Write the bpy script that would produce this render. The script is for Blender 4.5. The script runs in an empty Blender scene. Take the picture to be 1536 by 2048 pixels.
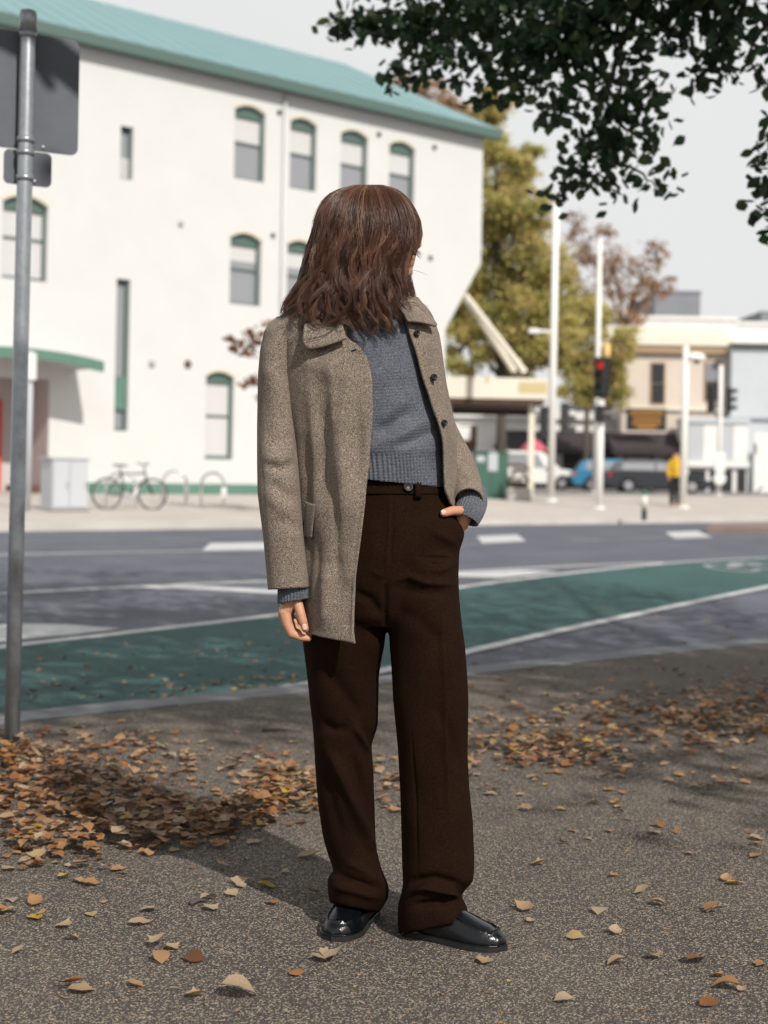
import bpy, bmesh, math, random
import numpy as np
from mathutils import Vector, Matrix

random.seed(7)
RNG = np.random.default_rng(11)
SC = bpy.context.scene
COL = SC.collection

# ------------------------------------------------------------------ camera
FPX, CX, HY = 2900.0, 768.0, 945.0          # focal length and horizon of the photograph, in its pixels
ROLL = math.radians(1.1)
CAMH = 1.08
cam_d = bpy.data.cameras.new('camera')
cam = bpy.data.objects.new('camera', cam_d)
COL.objects.link(cam)
cam.matrix_world = Matrix.Translation((0, 0, CAMH)) @ Matrix.Rotation(math.radians(90), 4, 'X') @ Matrix.Rotation(ROLL, 4, 'Z')
cam_d.sensor_fit = 'HORIZONTAL'
cam_d.sensor_width = 36.0
cam_d.lens = FPX / 1536.0 * 36.0
cam_d.shift_y = -(1024.0 - HY) / 1536.0
cam_d.clip_start = 0.05
cam_d.clip_end = 3000
cam_d.dof.use_dof = True
cam_d.dof.focus_distance = 3.36
cam_d.dof.aperture_fstop = 4.4
SC.camera = cam

# ------------------------------------------------------------------ world, sun, exposure
SUN_AZ = math.radians(31)      # right of straight behind the camera
SUN_EL = math.radians(41)
TO_SUN = np.array([math.sin(SUN_AZ) * math.cos(SUN_EL), -math.cos(SUN_AZ) * math.cos(SUN_EL), math.sin(SUN_EL)])
world = bpy.data.worlds.new('World')
SC.world = world
world.use_nodes = True
wn = world.node_tree.nodes
wl = world.node_tree.links
wn.clear()
sky = wn.new('ShaderNodeTexSky')
sky.sky_type = 'NISHITA'
sky.sun_disc = False
sky.sun_elevation = SUN_EL
sky.sun_rotation = math.pi - SUN_AZ
sky.dust_density = 3.0
sky.air_density = 1.0
cloud = wn.new('ShaderNodeTexNoise')
cloud.inputs['Scale'].default_value = 1.6
cloud.inputs['Detail'].default_value = 5
cramp = wn.new('ShaderNodeValToRGB')
cramp.color_ramp.elements[0].position = 0.3
cramp.color_ramp.elements[0].color = (8.8, 8.85, 8.9, 1)
cramp.color_ramp.elements[1].position = 0.7
cramp.color_ramp.elements[1].color = (9.7, 9.6, 9.4, 1)
smix = wn.new('ShaderNodeMixRGB')
smix.inputs[0].default_value = 0.9          # thin white overcast with a little clear sky behind it
bg = wn.new('ShaderNodeBackground')
bg.inputs['Strength'].default_value = 0.1
wo = wn.new('ShaderNodeOutputWorld')
wl.new(cloud.outputs['Fac'], cramp.inputs[0])
wl.new(sky.outputs[0], smix.inputs[1])
wl.new(cramp.outputs[0], smix.inputs[2])
wl.new(smix.outputs[0], bg.inputs['Color'])
wl.new(bg.outputs[0], wo.inputs['Surface'])

sun_d = bpy.data.lights.new('sun', 'SUN')
sun_d.energy = 5.0
sun_d.angle = math.radians(0.6)
sun_d.color = (1.0, 0.94, 0.86)
sun = bpy.data.objects.new('sun', sun_d)
COL.objects.link(sun)
sun.rotation_euler = Vector(TO_SUN).to_track_quat('Z', 'Y').to_euler()
sun.location = (2, -6, 8)

SC.view_settings.view_transform = 'Standard'
SC.view_settings.look = 'None'
SC.view_settings.exposure = -0.1
SC.view_settings.gamma = 1.0
SC.cycles.use_denoising = True
SC.cycles.max_bounces = 6
SC.cycles.transparent_max_bounces = 8

# ------------------------------------------------------------------ measuring helpers: photograph pixel + real distance -> place
_cr, _sr = math.cos(ROLL), math.sin(ROLL)
def W(px, py, Y):
    u = (np.asarray(px, float) - CX) / FPX
    v = (HY - np.asarray(py, float)) / FPX
    Y = np.asarray(Y, float)
    x = Y * (u * _cr - v * _sr)
    z = CAMH + Y * (u * _sr + v * _cr)
    return np.stack(np.broadcast_arrays(x, Y, z), -1)
def PROJ(P):
    P = np.asarray(P, float)
    Y = P[..., 1]
    a, b = P[..., 0] / Y, (P[..., 2] - CAMH) / Y
    return CX + FPX * (a * _cr + b * _sr), HY - FPX * (-a * _sr + b * _cr)
def G(px, py, z=0.0):                       # where that pixel meets level ground
    v = W(px, py, 1.0)
    return W(px, py, (CAMH - z) / (CAMH - v[2]))
UD = np.array([0.7593, 0.6508, 0.0])        # along the street
ND = np.array([-0.6508, 0.7593, 0.0])       # across the street, away from the viewer
STREET_ROT = math.atan2(UD[1], UD[0])
def SN(px, py, nn):                         # pixel on the upright plane nn metres across the street -> (along, height)
    d = W(px, py, 1.0) - np.array([0, 0, CAMH])
    t = nn / d.dot(ND)
    p = np.array([0, 0, CAMH]) + t * d
    return p.dot(UD), p[2]
def street(s, n, z=0.0):
    p = UD * s + ND * n
    return np.array([p[0], p[1], z])

# ------------------------------------------------------------------ object helpers
def tag(o, label=None, cat=None, group=None, kind=None):
    if label: o['label'] = label
    if cat: o['category'] = cat
    if group: o['group'] = group
    if kind: o['kind'] = kind
    return o
def thing(name, label, cat, loc=(0, 0, 0), rz=0.0, group=None):
    o = bpy.data.objects.new(name, None)
    o.empty_display_size = 0.2
    COL.objects.link(o)
    o.location = Vector([float(c) for c in loc])
    o.rotation_euler = (0, 0, rz)
    return tag(o, label, cat, group)
def mesh_obj(name, verts, faces, mat=None, parent=None, smooth=False):
    me = bpy.data.meshes.new(name)
    me.from_pydata([tuple(map(float, v)) for v in verts], [], [tuple(map(int, f)) for f in faces])
    me.update()
    if smooth:
        me.polygons.foreach_set('use_smooth', [True] * len(me.polygons))
    o = bpy.data.objects.new(name, me)
    COL.objects.link(o)
    if mat is not None: me.materials.append(mat)
    if parent is not None: o.parent = parent
    return o
def copy_tree(o, parent=None):
    c = o.copy(); COL.objects.link(c)
    if parent is not None: c.parent = parent
    for ch in list(o.children): copy_tree(ch, c)
    return c
class MB:
    """collects boxes, tubes and prisms; build() links them as one mesh"""
    def __init__(s): s.v = []; s.f = []
    def add(s, v, f):
        n = len(s.v); s.v += [tuple(map(float, p)) for p in v]; s.f += [tuple(int(i) + n for i in q) for q in f]; return s
    def box(s, x0, x1, y0, y1, z0, z1, bev=0.0):
        if bev <= 0:
            v = [(x0,y0,z0),(x1,y0,z0),(x1,y1,z0),(x0,y1,z0),(x0,y0,z1),(x1,y0,z1),(x1,y1,z1),(x0,y1,z1)]
            return s.add(v, [(3,2,1,0),(4,5,6,7),(0,1,5,4),(1,2,6,5),(2,3,7,6),(3,0,4,7)])
        bm = bmesh.new(); bmesh.ops.create_cube(bm, size=1)
        for q in bm.verts: q.co = Vector(((x0+x1)/2+q.co.x*(x1-x0), (y0+y1)/2+q.co.y*(y1-y0), (z0+z1)/2+q.co.z*(z1-z0)))
        bmesh.ops.bevel(bm, geom=bm.edges[:], offset=bev, segments=2, affect='EDGES')
        bm.verts.ensure_lookup_table(); bm.verts.index_update()
        s.add([q.co for q in bm.verts], [[q.index for q in f.verts] for f in bm.faces]); bm.free(); return s
    def tube(s, pts, r, n=10, cap=True, flat=1.0):
        pts = [np.array(p, float) for p in pts]
        rr = r if hasattr(r, '__len__') else [r]*len(pts)
        rings = []; up = np.array([0, 0, 1.0]); prev = None
        for i, p in enumerate(pts):
            t = pts[min(i+1, len(pts)-1)] - pts[max(i-1, 0)]; t = t/(np.linalg.norm(t)+1e-12)
            if prev is None:
                a = np.cross(t, up if abs(t[2]) < 0.9 else np.array([1.0, 0, 0]))
            else: a = prev - t*prev.dot(t)
            a = a/(np.linalg.norm(a)+1e-12); b = np.cross(t, a); prev = a
            rings.append([p + rr[i]*(math.cos(k*2*math.pi/n)*a + flat*math.sin(k*2*math.pi/n)*b) for k in range(n)])
        return s.rings(rings, cap)
    def rings(s, rings, cap=True, closed=True):
        n = len(rings[0]); v = [p for rg in rings for p in rg]; f = []
        for i in range(len(rings)-1):
            for k in range(n if closed else n-1):
                k2 = (k+1) % n
                f.append((i*n+k, i*n+k2, (i+1)*n+k2, (i+1)*n+k))
        if cap:
            f.append(tuple(range(n-1, -1, -1))); m = (len(rings)-1)*n; f.append(tuple(m+k for k in range(n)))
        return s.add(v, f)
    def prism(s, poly, axis, a0, a1):
        """poly: 2-D points; extruded along 'x','y' or 'z' from a0 to a1"""
        def P(p, a):
            return {'x': (a, p[0], p[1]), 'y': (p[0], a, p[1]), 'z': (p[0], p[1], a)}[axis]
        n = len(poly); v = [P(p, a0) for p in poly]+[P(p, a1) for p in poly]
        f = [tuple(range(n-1, -1, -1)), tuple(range(n, 2*n))]+[(k, (k+1) % n, n+(k+1) % n, n+k) for k in range(n)]
        return s.add(v, f)
    def build(s, name, mat, parent=None, smooth=False):
        o = mesh_obj(name, s.v, s.f, mat, parent, smooth)
        bm = bmesh.new(); bm.from_mesh(o.data); bmesh.ops.recalc_face_normals(bm, faces=bm.faces[:]); bm.to_mesh(o.data); bm.free()
        return o

# ------------------------------------------------------------------ materials
def srgb(r, g, b):
    f = lambda c: c/12.92 if c <= 0.04045 else ((c+0.055)/1.055)**2.4
    return (f(r/255), f(g/255), f(b/255))
def mat(name, col, rough=0.6, spec=0.4, metal=0.0, var=None, vscale=8.0, bump=0.0, bscale=60.0, detail=6, coord='Object', sheen=0.0, emit=None, trans=0.0):
    m = bpy.data.materials.new(name); m.use_nodes = True
    nt = m.node_tree; b = nt.nodes['Principled BSDF']
    b.inputs['Base Color'].default_value = (*col, 1)
    b.inputs['Roughness'].default_value = rough
    b.inputs['Specular IOR Level'].default_value = spec
    b.inputs['Metallic'].default_value = metal
    if sheen: b.inputs['Sheen Weight'].default_value = sheen; b.inputs['Sheen Roughness'].default_value = 0.5
    if trans: b.inputs['Transmission Weight'].default_value = trans
    if emit: b.inputs['Emission Color'].default_value = (*emit[:3], 1); b.inputs['Emission Strength'].default_value = emit[3]
    tc = nt.nodes.new('ShaderNodeTexCoord')
    if var is not None:
        nz = nt.nodes.new('ShaderNodeTexNoise'); nz.inputs['Scale'].default_value = vscale; nz.inputs['Detail'].default_value = detail; nz.inputs['Roughness'].default_value = 0.65
        rp = nt.nodes.new('ShaderNodeValToRGB')
        rp.color_ramp.elements[0].position = 0.32; rp.color_ramp.elements[0].color = (*var, 1)
        rp.color_ramp.elements[1].position = 0.68; rp.color_ramp.elements[1].color = (*col, 1)
        nt.links.new(tc.outputs[coord], nz.inputs['Vector']); nt.links.new(nz.outputs['Fac'], rp.inputs[0]); nt.links.new(rp.outputs[0], b.inputs['Base Color'])
    if bump:
        bz = nt.nodes.new('ShaderNodeTexNoise'); bz.inputs['Scale'].default_value = bscale; bz.inputs['Detail'].default_value = 4
        bp = nt.nodes.new('ShaderNodeBump'); bp.inputs['Strength'].default_value = 1.0; bp.inputs['Distance'].default_value = bump
        nt.links.new(tc.outputs[coord], bz.inputs['Vector']); nt.links.new(bz.outputs['Fac'], bp.inputs['Height']); nt.links.new(bp.outputs[0], b.inputs['Normal'])
    return m
def nodes_of(m): return m.node_tree.nodes, m.node_tree.links, m.node_tree.nodes['Principled BSDF']

M = {}
M['render'] = mat('white_render', (0.56, 0.565, 0.56), 0.85, 0.2, var=(0.535, 0.54, 0.535), vscale=0.7, bump=0.004, bscale=9)
M['green_paint'] = mat('green_paint', (0.10, 0.20, 0.155), 0.5, var=(0.085, 0.175, 0.135), vscale=3)
M['frame_green'] = mat('frame_green', (0.075, 0.125, 0.11), 0.5)
M['roof'] = mat('roof_metal', (0.145, 0.26, 0.275), 0.5, 0.4, var=(0.135, 0.24, 0.255), vscale=0.8)
M['glass'] = mat('window_glass', (0.24, 0.25, 0.27), 0.08, 0.6)  # pale grey base stands in for sky reflected in the panes
M['blind'] = mat('blind', (0.5, 0.5, 0.5), 0.8)
M['brick_yellow'] = mat('arch_brick', (0.56, 0.52, 0.42), 0.85)
M['lilac'] = mat('recess_wall', (0.50, 0.46, 0.46), 0.8)
M['steel'] = mat('galvanised_steel', (0.36, 0.39, 0.42), 0.36, 0.5, 0.55, var=(0.27, 0.30, 0.33), vscale=30, bump=0.0004, bscale=120)
M['sign_back'] = mat('sign_back', (0.105, 0.115, 0.14), 0.6, 0.3, 0.0, var=(0.09, 0.098, 0.12), vscale=6)
M['pole_white'] = mat('pole_paint', (0.72, 0.71, 0.68), 0.45)
M['signal_black'] = mat('signal_black', (0.028, 0.028, 0.03), 0.5)
M['red_lens'] = mat('red_lens', (0.6, 0.02, 0.015), 0.3, emit=(1.0, 0.06, 0.03, 0.35))
M['amber_lens'] = mat('amber_lens', (0.10, 0.06, 0.02), 0.25)
M['green_lens'] = mat('green_lens', (0.02, 0.07, 0.05), 0.25)
M['concrete'] = mat('concrete', (0.42, 0.40, 0.37), 0.85, 0.2, var=(0.33, 0.315, 0.30), vscale=1.5, bump=0.003, bscale=40)
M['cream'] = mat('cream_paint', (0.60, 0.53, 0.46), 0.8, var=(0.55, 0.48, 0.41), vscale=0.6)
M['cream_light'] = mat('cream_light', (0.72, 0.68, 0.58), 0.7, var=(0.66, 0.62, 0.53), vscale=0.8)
M['white'] = mat('white_paint', (0.74, 0.735, 0.72), 0.6, var=(0.66, 0.655, 0.64), vscale=1.0)
M['pale_blue'] = mat('pale_blue_render', (0.50, 0.535, 0.57), 0.8, var=(0.47, 0.50, 0.535), vscale=0.6)
M['grey_block'] = mat('grey_cladding', (0.22, 0.23, 0.26), 0.7, var=(0.19, 0.20, 0.225), vscale=0.4)
M['dark_shop'] = mat('shop_interior', (0.022, 0.023, 0.025), 0.4)
M['awning'] = mat('awning_canvas', (0.055, 0.045, 0.05), 0.85, 0.1, var=(0.045, 0.037, 0.04), vscale=2)
M['black'] = mat('black_paint', (0.012, 0.013, 0.016), 0.5)
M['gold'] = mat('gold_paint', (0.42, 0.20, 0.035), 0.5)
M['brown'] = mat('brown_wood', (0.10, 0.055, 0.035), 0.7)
M['red'] = mat('red_paint', (0.55, 0.06, 0.05), 0.5)
M['pink'] = mat('umbrella_cloth', (0.45, 0.10, 0.13), 0.8)
M['cab_green'] = mat('cabinet_green', (0.05, 0.125, 0.095), 0.55, var=(0.042, 0.105, 0.08), vscale=3)
M['cab_grey'] = mat('cabinet_grey', (0.44, 0.46, 0.49), 0.6)
M['rubber'] = mat('rubber', (0.02, 0.02, 0.021), 0.7)
M['alloy'] = mat('alloy', (0.5, 0.5, 0.52), 0.3, metal=0.8)
M['car_blue'] = mat('car_blue', (0.015, 0.16, 0.30), 0.22, 0.6)
M['car_dark'] = mat('car_dark', (0.022, 0.025, 0.034), 0.38, 0.4)
M['car_white'] = mat('car_white', (0.70, 0.70, 0.68), 0.25, 0.5)
M['lamp_glass'] = mat('lamp_glass', (0.7, 0.72, 0.75), 0.1, 0.6)
M['tail_lamp'] = mat('tail_lamp', (0.35, 0.02, 0.02), 0.2)
M['bike_black'] = mat('bike_paint', (0.035, 0.035, 0.045), 0.4)
M['stainless'] = mat('stainless', (0.5, 0.5, 0.5), 0.35, metal=0.6)
M['yellow_top'] = mat('yellow_cloth', (0.55, 0.33, 0.03), 0.9)
M['dark_cloth'] = mat('dark_cloth', (0.015, 0.014, 0.016), 0.9)

def asphalt(name, dark, light, fleck, scale=1.0, fl=0.30, bump=0.0015):
    m = bpy.data.materials.new(name); m.use_nodes = True
    n, l, b = nodes_of(m)
    b.inputs['Roughness'].default_value = 0.88; b.inputs['Specular IOR Level'].default_value = 0.25
    tc = n.new('ShaderNodeTexCoord')
    big = n.new('ShaderNodeTexNoise'); big.inputs['Scale'].default_value = 0.9; big.inputs['Detail'].default_value = 6
    r1 = n.new('ShaderNodeValToRGB'); r1.color_ramp.elements[0].position = 0.35; r1.color_ramp.elements[0].color = (*dark, 1); r1.color_ramp.elements[1].position = 0.68; r1.color_ramp.elements[1].color = (*light, 1)
    vor = n.new('ShaderNodeTexVoronoi'); vor.inputs['Scale'].default_value = 150*scale; vor.inputs['Randomness'].default_value = 1.0
    vr = n.new('ShaderNodeSeparateColor')
    r2 = n.new('ShaderNodeValToRGB'); r2.color_ramp.elements[0].position = 1-fl; r2.color_ramp.elements[0].color = (0, 0, 0, 1); r2.color_ramp.elements[1].position = min(1.0, 1-fl+0.12); r2.color_ramp.elements[1].color = (1, 1, 1, 1)
    vr2 = n.new('ShaderNodeValToRGB'); vr2.color_ramp.elements[0].color = (0.45, 0.45, 0.45, 1); vr2.color_ramp.elements[1].color = (1.4, 1.4, 1.4, 1)
    mul = n.new('ShaderNodeMixRGB'); mul.blend_type = 'MULTIPLY'; mul.inputs[0].default_value = 0.8
    mx = n.new('ShaderNodeMixRGB'); mx.inputs[2].default_value = (*fleck, 1)
    bp = n.new('ShaderNodeBump'); bp.inputs['Distance'].default_value = bump
    for t in (big, vor): l.new(tc.outputs['Object'], t.inputs['Vector'])
    l.new(big.outputs['Fac'], r1.inputs[0]); l.new(vor.outputs['Color'], vr.inputs[0])
    l.new(vr.outputs[0], r2.inputs[0]); l.new(vr.outputs[1], vr2.inputs[0])
    l.new(r1.outputs[0], mul.inputs[1]); l.new(vr2.outputs[0], mul.inputs[2])
    l.new(mul.outputs[0], mx.inputs[1]); l.new(r2.outputs[0], mx.inputs[0]); l.new(mx.outputs[0], b.inputs['Base Color'])
    l.new(vor.outputs['Distance'], bp.inputs['Height']); l.new(bp.outputs[0], b.inputs['Normal'])
    return m
M['path'] = asphalt('path_asphalt', (0.060, 0.054, 0.051), (0.098, 0.086, 0.077), (0.34, 0.275, 0.21), 1.9, 0.25, 0.003)
M['road'] = asphalt('road_asphalt', (0.080, 0.084, 0.108), (0.112, 0.118, 0.146), (0.19, 0.20, 0.23), 0.8, 0.10)
M['lane_green'] = asphalt('green_lane', (0.028, 0.074, 0.075), (0.040, 0.098, 0.096), (0.09, 0.15, 0.15), 0.8, 0.12)
M['line_white'] = mat('line_paint', (0.50, 0.50, 0.50), 0.75, var=(0.38, 0.39, 0.40), vscale=5)
M['line_worn'] = mat('line_paint_worn', (0.26, 0.275, 0.29), 0.8, var=(0.18, 0.19, 0.21), vscale=4)
M['paving'] = mat('paving', (0.44, 0.40, 0.37), 0.85, var=(0.36, 0.325, 0.30), vscale=0.8)
M['kerb'] = mat('kerb_stone', (0.17, 0.175, 0.19), 0.85, var=(0.12, 0.125, 0.14), vscale=5, bump=0.003, bscale=60)

# ------------------------------------------------------------------ the ground
ROADZ = -0.10
def sheet(name, pts, m, z=None, parent=None, kind='structure'):
    v = [(p[0], p[1], p[2] if z is None else z) for p in pts]
    o = mesh_obj(name, v, [tuple(range(len(v)))], m, parent)
    if o.data.polygons[0].normal.z < 0: o.data.flip_normals()
    if parent is None and kind: o['kind'] = kind
    return o
sheet('ground', [(-1500, -60, 0), (1500, -60, 0), (1500, 2500, 0), (-1500, 2500, 0)], mat('distant_ground', (0.2, 0.19, 0.17), 0.9), z=-0.2)
road = sheet('road', [street(-80, 5.85), street(140, 5.85), street(140, 24.2), street(-80, 24.2)], M['road'], z=ROADZ)
path = mesh_obj('footpath', [(*street(-40, -14)[:2], 0), (*street(50, -14)[:2], 0), (*street(50, 5.62)[:2], 0), (*street(-40, 5.62)[:2], 0)], [(0, 1, 2, 3)], M['path'])
path['kind'] = 'structure'
kb = MB()
s = -30.0
while s < 45:                               # kerb stones
    L = 1.2
    a, b_, c, d = street(s+0.006, 5.61), street(s+L-0.006, 5.61), street(s+L-0.006, 5.90), street(s+0.006, 5.90)
    k = MB(); zt = 0.004 + random.uniform(-0.003, 0.004)
    k.add([(a[0], a[1], -0.19), (b_[0], b_[1], -0.19), (c[0], c[1], -0.19), (d[0], d[1], -0.19), (a[0], a[1], zt), (b_[0], b_[1], zt), (c[0], c[1], zt-0.012), (d[0], d[1], zt-0.012)],
          [(3,2,1,0),(4,5,6,7),(0,1,5,4),(1,2,6,5),(2,3,7,6),(3,0,4,7)])
    if s == -30.0:
        kerb_root = bpy.data.objects.new('kerb', None); COL.objects.link(kerb_root); kerb_root['kind'] = 'structure'
    if -6 < s < 16: k.build('kerb_stone', M['kerb'], kerb_root)
    else: kb.add(k.v, k.f)
    s += L
o = kb.build('kerb_stone_run', M['kerb'], kerb_root); o['kind'] = 'stuff'
FPZ0, FPZ1 = 0.03, 0.40
sheet('far_pavement', [street(-80, 24.2, FPZ0), street(140, 24.2, FPZ0), street(140, 35.2, FPZ1), street(-80, 35.2, FPZ1)], M['paving'])
fk = MB(); a = [street(-80, 23.9), street(140, 23.9), street(140, 24.22), street(-80, 24.22)]
fk.add([(p[0], p[1], -0.15) for p in a]+[(p[0], p[1], 0.032) for p in a], [(3,2,1,0),(4,5,6,7),(0,1,5,4),(1,2,6,5),(2,3,7,6),(3,0,4,7)])
fk.build('far_kerb', mat('far_kerb_stone', (0.5, 0.48, 0.45), 0.8, var=(0.4, 0.38, 0.36), vscale=0.7))['kind'] = 'structure'
sheet('side_street', [street(-80, 35.2, FPZ1), street(200, 35.2, FPZ1), street(200, 140, FPZ1), street(-80, 140, FPZ1)], mat('side_street_asphalt', (0.20, 0.19, 0.19), 0.85, var=(0.17, 0.16, 0.16), vscale=0.3))
def fz(n): return FPZ0 + (FPZ1-FPZ0)*min(1, max(0, (n-24.2)/11.0))

def ground_poly(name, pix, m, lift, z=ROADZ):
    P = [G(x, y, z) for x, y in pix]
    o = sheet(name, P, m, z=z+lift); o['kind'] = 'structure'; return o
def ground_line(name, pix, width, m, lift, z=ROADZ):
    P = np.array([G(x, y, z)[:2] for x, y in pix])
    # resample with Catmull-Rom so that the painted line bends softly
    Q = [P[0]]
    for i in range(len(P)-1):
        p0, p1, p2, p3 = P[max(i-1, 0)], P[i], P[i+1], P[min(i+2, len(P)-1)]
        for t in np.linspace(0, 1, 9)[1:]:
            Q.append(0.5*((2*p1)+(-p0+p2)*t+(2*p0-5*p1+4*p2-p3)*t*t+(-p0+3*p1-3*p2+p3)*t**3))
    Q = np.array(Q); T = np.gradient(Q, axis=0); T /= np.linalg.norm(T, axis=1)[:, None]; N = np.stack([-T[:, 1], T[:, 0]], 1)
    v = [(*p, z+lift) for p in Q-N*width/2]+[(*p, z+lift) for p in Q+N*width/2]; k = len(Q)
    o = mesh_obj(name, v, [(i, i+1, k+i+1, k+i) for i in range(k-1)], m); o['kind'] = 'structure'; return o, Q
far_edge = [(-150, 1318), (40, 1292), (300, 1262), (560, 1231), (760, 1204), (920, 1176), (1120, 1150), (1310, 1130), (1420, 1122), (1620, 1113)]
near_edge = [(-150, 1470), (60, 1441), (300, 1412), (480, 1392), (620, 1370), (780, 1341), (950, 1302), (1130, 1261), (1320, 1220), (1530, 1176), (1640, 1152)]
ol, Qf = ground_line('lane_line', far_edge, 0.13, M['line_white'], 0.010)
ol2, Qn = ground_line('lane_line', near_edge, 0.12, M['line_white'], 0.010)
gl = [(*p, ROADZ+0.005) for p in Qf]; gr = [(*p, ROADZ+0.005) for p in Qn]
kn = 80
def resam(Q, k):
    d = np.r_[0, np.cumsum(np.linalg.norm(np.diff(np.array(Q)[:, :2], axis=0), axis=1))]; t = np.linspace(0, d[-1], k)
    return [(np.interp(x, d, np.array(Q)[:, 0]), np.interp(x, d, np.array(Q)[:, 1]), ROADZ+0.005) for x in t]
A, B = resam(gl, kn), resam(gr, kn)
mesh_obj('bike_lane', A+B, [(kn+i, kn+i+1, i+1, i) for i in range(kn-1)], M['lane_green'])['kind'] = 'structure'
for nm, pix, m_, lf in [
    ('road_marking', [(-120, 1262), (30, 1248), (130, 1250), (242, 1259), (150, 1270), (30, 1281), (-120, 1296)], 'line_white', 0.006),
    ('road_marking', [(250, 1176), (400, 1180), (640, 1194), (760, 1188), (760, 1181), (560, 1181), (380, 1171)], 'line_white', 0.006),
    ('road_marking', [(905, 1147), (1040, 1141), (1120, 1144), (1000, 1157), (905, 1154)], 'line_white', 0.006),
    ('road_marking', [(420, 1087), (700, 1083), (700, 1098), (405, 1102)], 'line_white', 0.006),
    ('road_marking', [(953, 1073), (1035, 1070), (1052, 1083), (965, 1087)], 'line_white', 0.006),
    ('road_marking', [(1330, 1065), (1395, 1062), (1425, 1075), (1350, 1078)], 'line_white', 0.006),
]:
    ground_poly(nm, pix, M[m_], lf)
for pix, w, m_ in [([(-100, 1193), (40, 1186), (300, 1173), (560, 1162), (800, 1152), (1000, 1140), (1180, 1131), (1330, 1126)], 0.15, 'line_white'),
                   ([(-100, 1117), (40, 1110), (300, 1104), (560, 1099)], 0.14, 'line_white'),
                   ([(-100, 1088), (40, 1084), (420, 1080)], 0.16, 'line_worn'),
                   ([(900, 1091), (985, 1089)], 0.14, 'line_worn'), ([(1140, 1083), (1300, 1077), (1420, 1073), (1640, 1068)], 0.14, 'line_worn'),
                   ([(930, 1052), (1080, 1049), (1240, 1047)], 0.25, 'line_worn'), ([(60, 1053), (200, 1050)], 0.5, 'line_worn')]:
    ground_line('lane_line', pix, w, M[m_], 0.0065)
# worn bicycle symbol on the green lane
bs = MB()
for cx, cy in ((1462, 1137), (1512, 1133)):
    c = G(cx, cy, ROADZ)
    for k in range(20):
        a0, a1 = k*math.pi/10, (k+1)*math.pi/10
        q = [(c[0]+r*math.cos(a)*0.34, c[1]+r*math.sin(a)*0.8, ROADZ+0.011) for r, a in ((0.72, a0), (1, a0), (1, a1), (0.72, a1))]
        bs.add(q, [(0, 1, 2, 3)])
p = [G(x, y, ROADZ) for x, y in ((1462, 1137), (1478, 1129), (1505, 1128), (1512, 1133))]
for i in range(3):
    d = np.array([0.10, 0.05, 0]); bs.add([(*(p[i]-d)[:2], ROADZ+0.012), (*(p[i]+d)[:2], ROADZ+0.012), (*(p[i+1]+d)[:2], ROADZ+0.012), (*(p[i+1]-d)[:2], ROADZ+0.012)], [(0, 1, 2, 3)])
bs.build('bicycle_symbol', M['line_worn'])['kind'] = 'structure'
# low kerbed island in the road
isl = MB(); q = [G(1412, 1066, ROADZ), G(1900, 1072, ROADZ), G(1900, 1052, ROADZ), G(1425, 1056, ROADZ)]
isl.add([(p[0], p[1], ROADZ-0.05) for p in q]+[(p[0], p[1], 0.03) for p in q], [(3,2,1,0),(4,5,6,7),(0,1,5,4),(1,2,6,5),(2,3,7,6),(3,0,4,7)])
isl.build('traffic_island', mat('island_paving', (0.20, 0.15, 0.13), 0.9, var=(0.14, 0.11, 0.10), vscale=1))['kind'] = 'structure'
# ------------------------------------------------------------------ the white building across the street
BN = 34.3
wb = thing('white_building', 'three-storey white rendered building with teal roof, behind the bicycle racks', 'building', ND*BN, STREET_ROT)
def BW(px, py): return np.array(SN(px, py, BN))
EAVE = BW(140, 78)[1]
sR = BW(967, 268)[0]
def fill_with_holes(name, outer, holes, m, parent, y=0.0):
    bm = bmesh.new()
    for loop in [outer]+holes:
        vs = [bm.verts.new((p[0], y, p[1])) for p in loop]
        for i in range(len(vs)): bm.edges.new((vs[i], vs[(i+1) % len(vs)]))
    bmesh.ops.triangle_fill(bm, use_beauty=True, use_dissolve=False, edges=bm.edges[:], normal=(0, -1, 0))
    me = bpy.data.meshes.new(name); bm.to_mesh(me); bm.free()
    o = bpy.data.objects.new(name, me); COL.objects.link(o); me.materials.append(m); o.parent = parent
    return o
def arch(s0, s1, z0, z1, rise, k=8):
    if rise <= 0: return [(s0, z0), (s1, z0), (s1, z1), (s0, z1)]
    pts = [(s0, z0), (s1, z0)]
    for i in range(k+1):
        t = i/k; pts.append((s1+(s0-s1)*t, z1-rise+rise*(1-(2*t-1)**2)))
    return pts
sL = -6.0
cut1, cut2, cut3 = BW(962, 527), BW(896, 657), BW(890, 740)
outer = [(sL, 0.1), (cut3[0], 0.1), (cut3[0], cut2[1]), (cut1[0], cut1[1]), (sR, cut1[1]+1.0), (sR, EAVE), (sL, EAVE)]
wins = []   # s0,s1,z0,z1,arched,kind
def addwin(x0, x1, y0, y1, arched=True, kind='sash'):
    ym, xm = (y0+y1)/2, (x0+x1)/2
    wins.append((BW(x0, ym)[0], BW(x1, ym)[0], BW(xm, y1)[1], BW(xm, y0)[1], arched, kind))
for w in [(469, 530, 212, 361), (580, 633, 237, 380), (681, 735, 261, 398), (778, 829, 284, 414)]: addwin(*w)
for w in [(460, 522, 467, 610), (574, 627, 482, 622), (674, 728, 497, 634), (772, 822, 511, 644)]: addwin(*w, True, 'low')
addwin(411, 467, 744, 919, True, 'white'); addwin(520, 572, 752, 920, True, 'white'); addwin(628, 680, 760, 921, True, 'white')
addwin(5, 95, 392, 560, True, 'white'); addwin(-120, -35, 370, 545, True, 'white')
addwin(241, 266, 253, 359, False, 'slit'); addwin(231, 258, 558, 862, False, 'longslit')
door = (BW(-110, 870)[0], BW(97, 870)[0], 0.12, BW(70, 757)[1])
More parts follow.
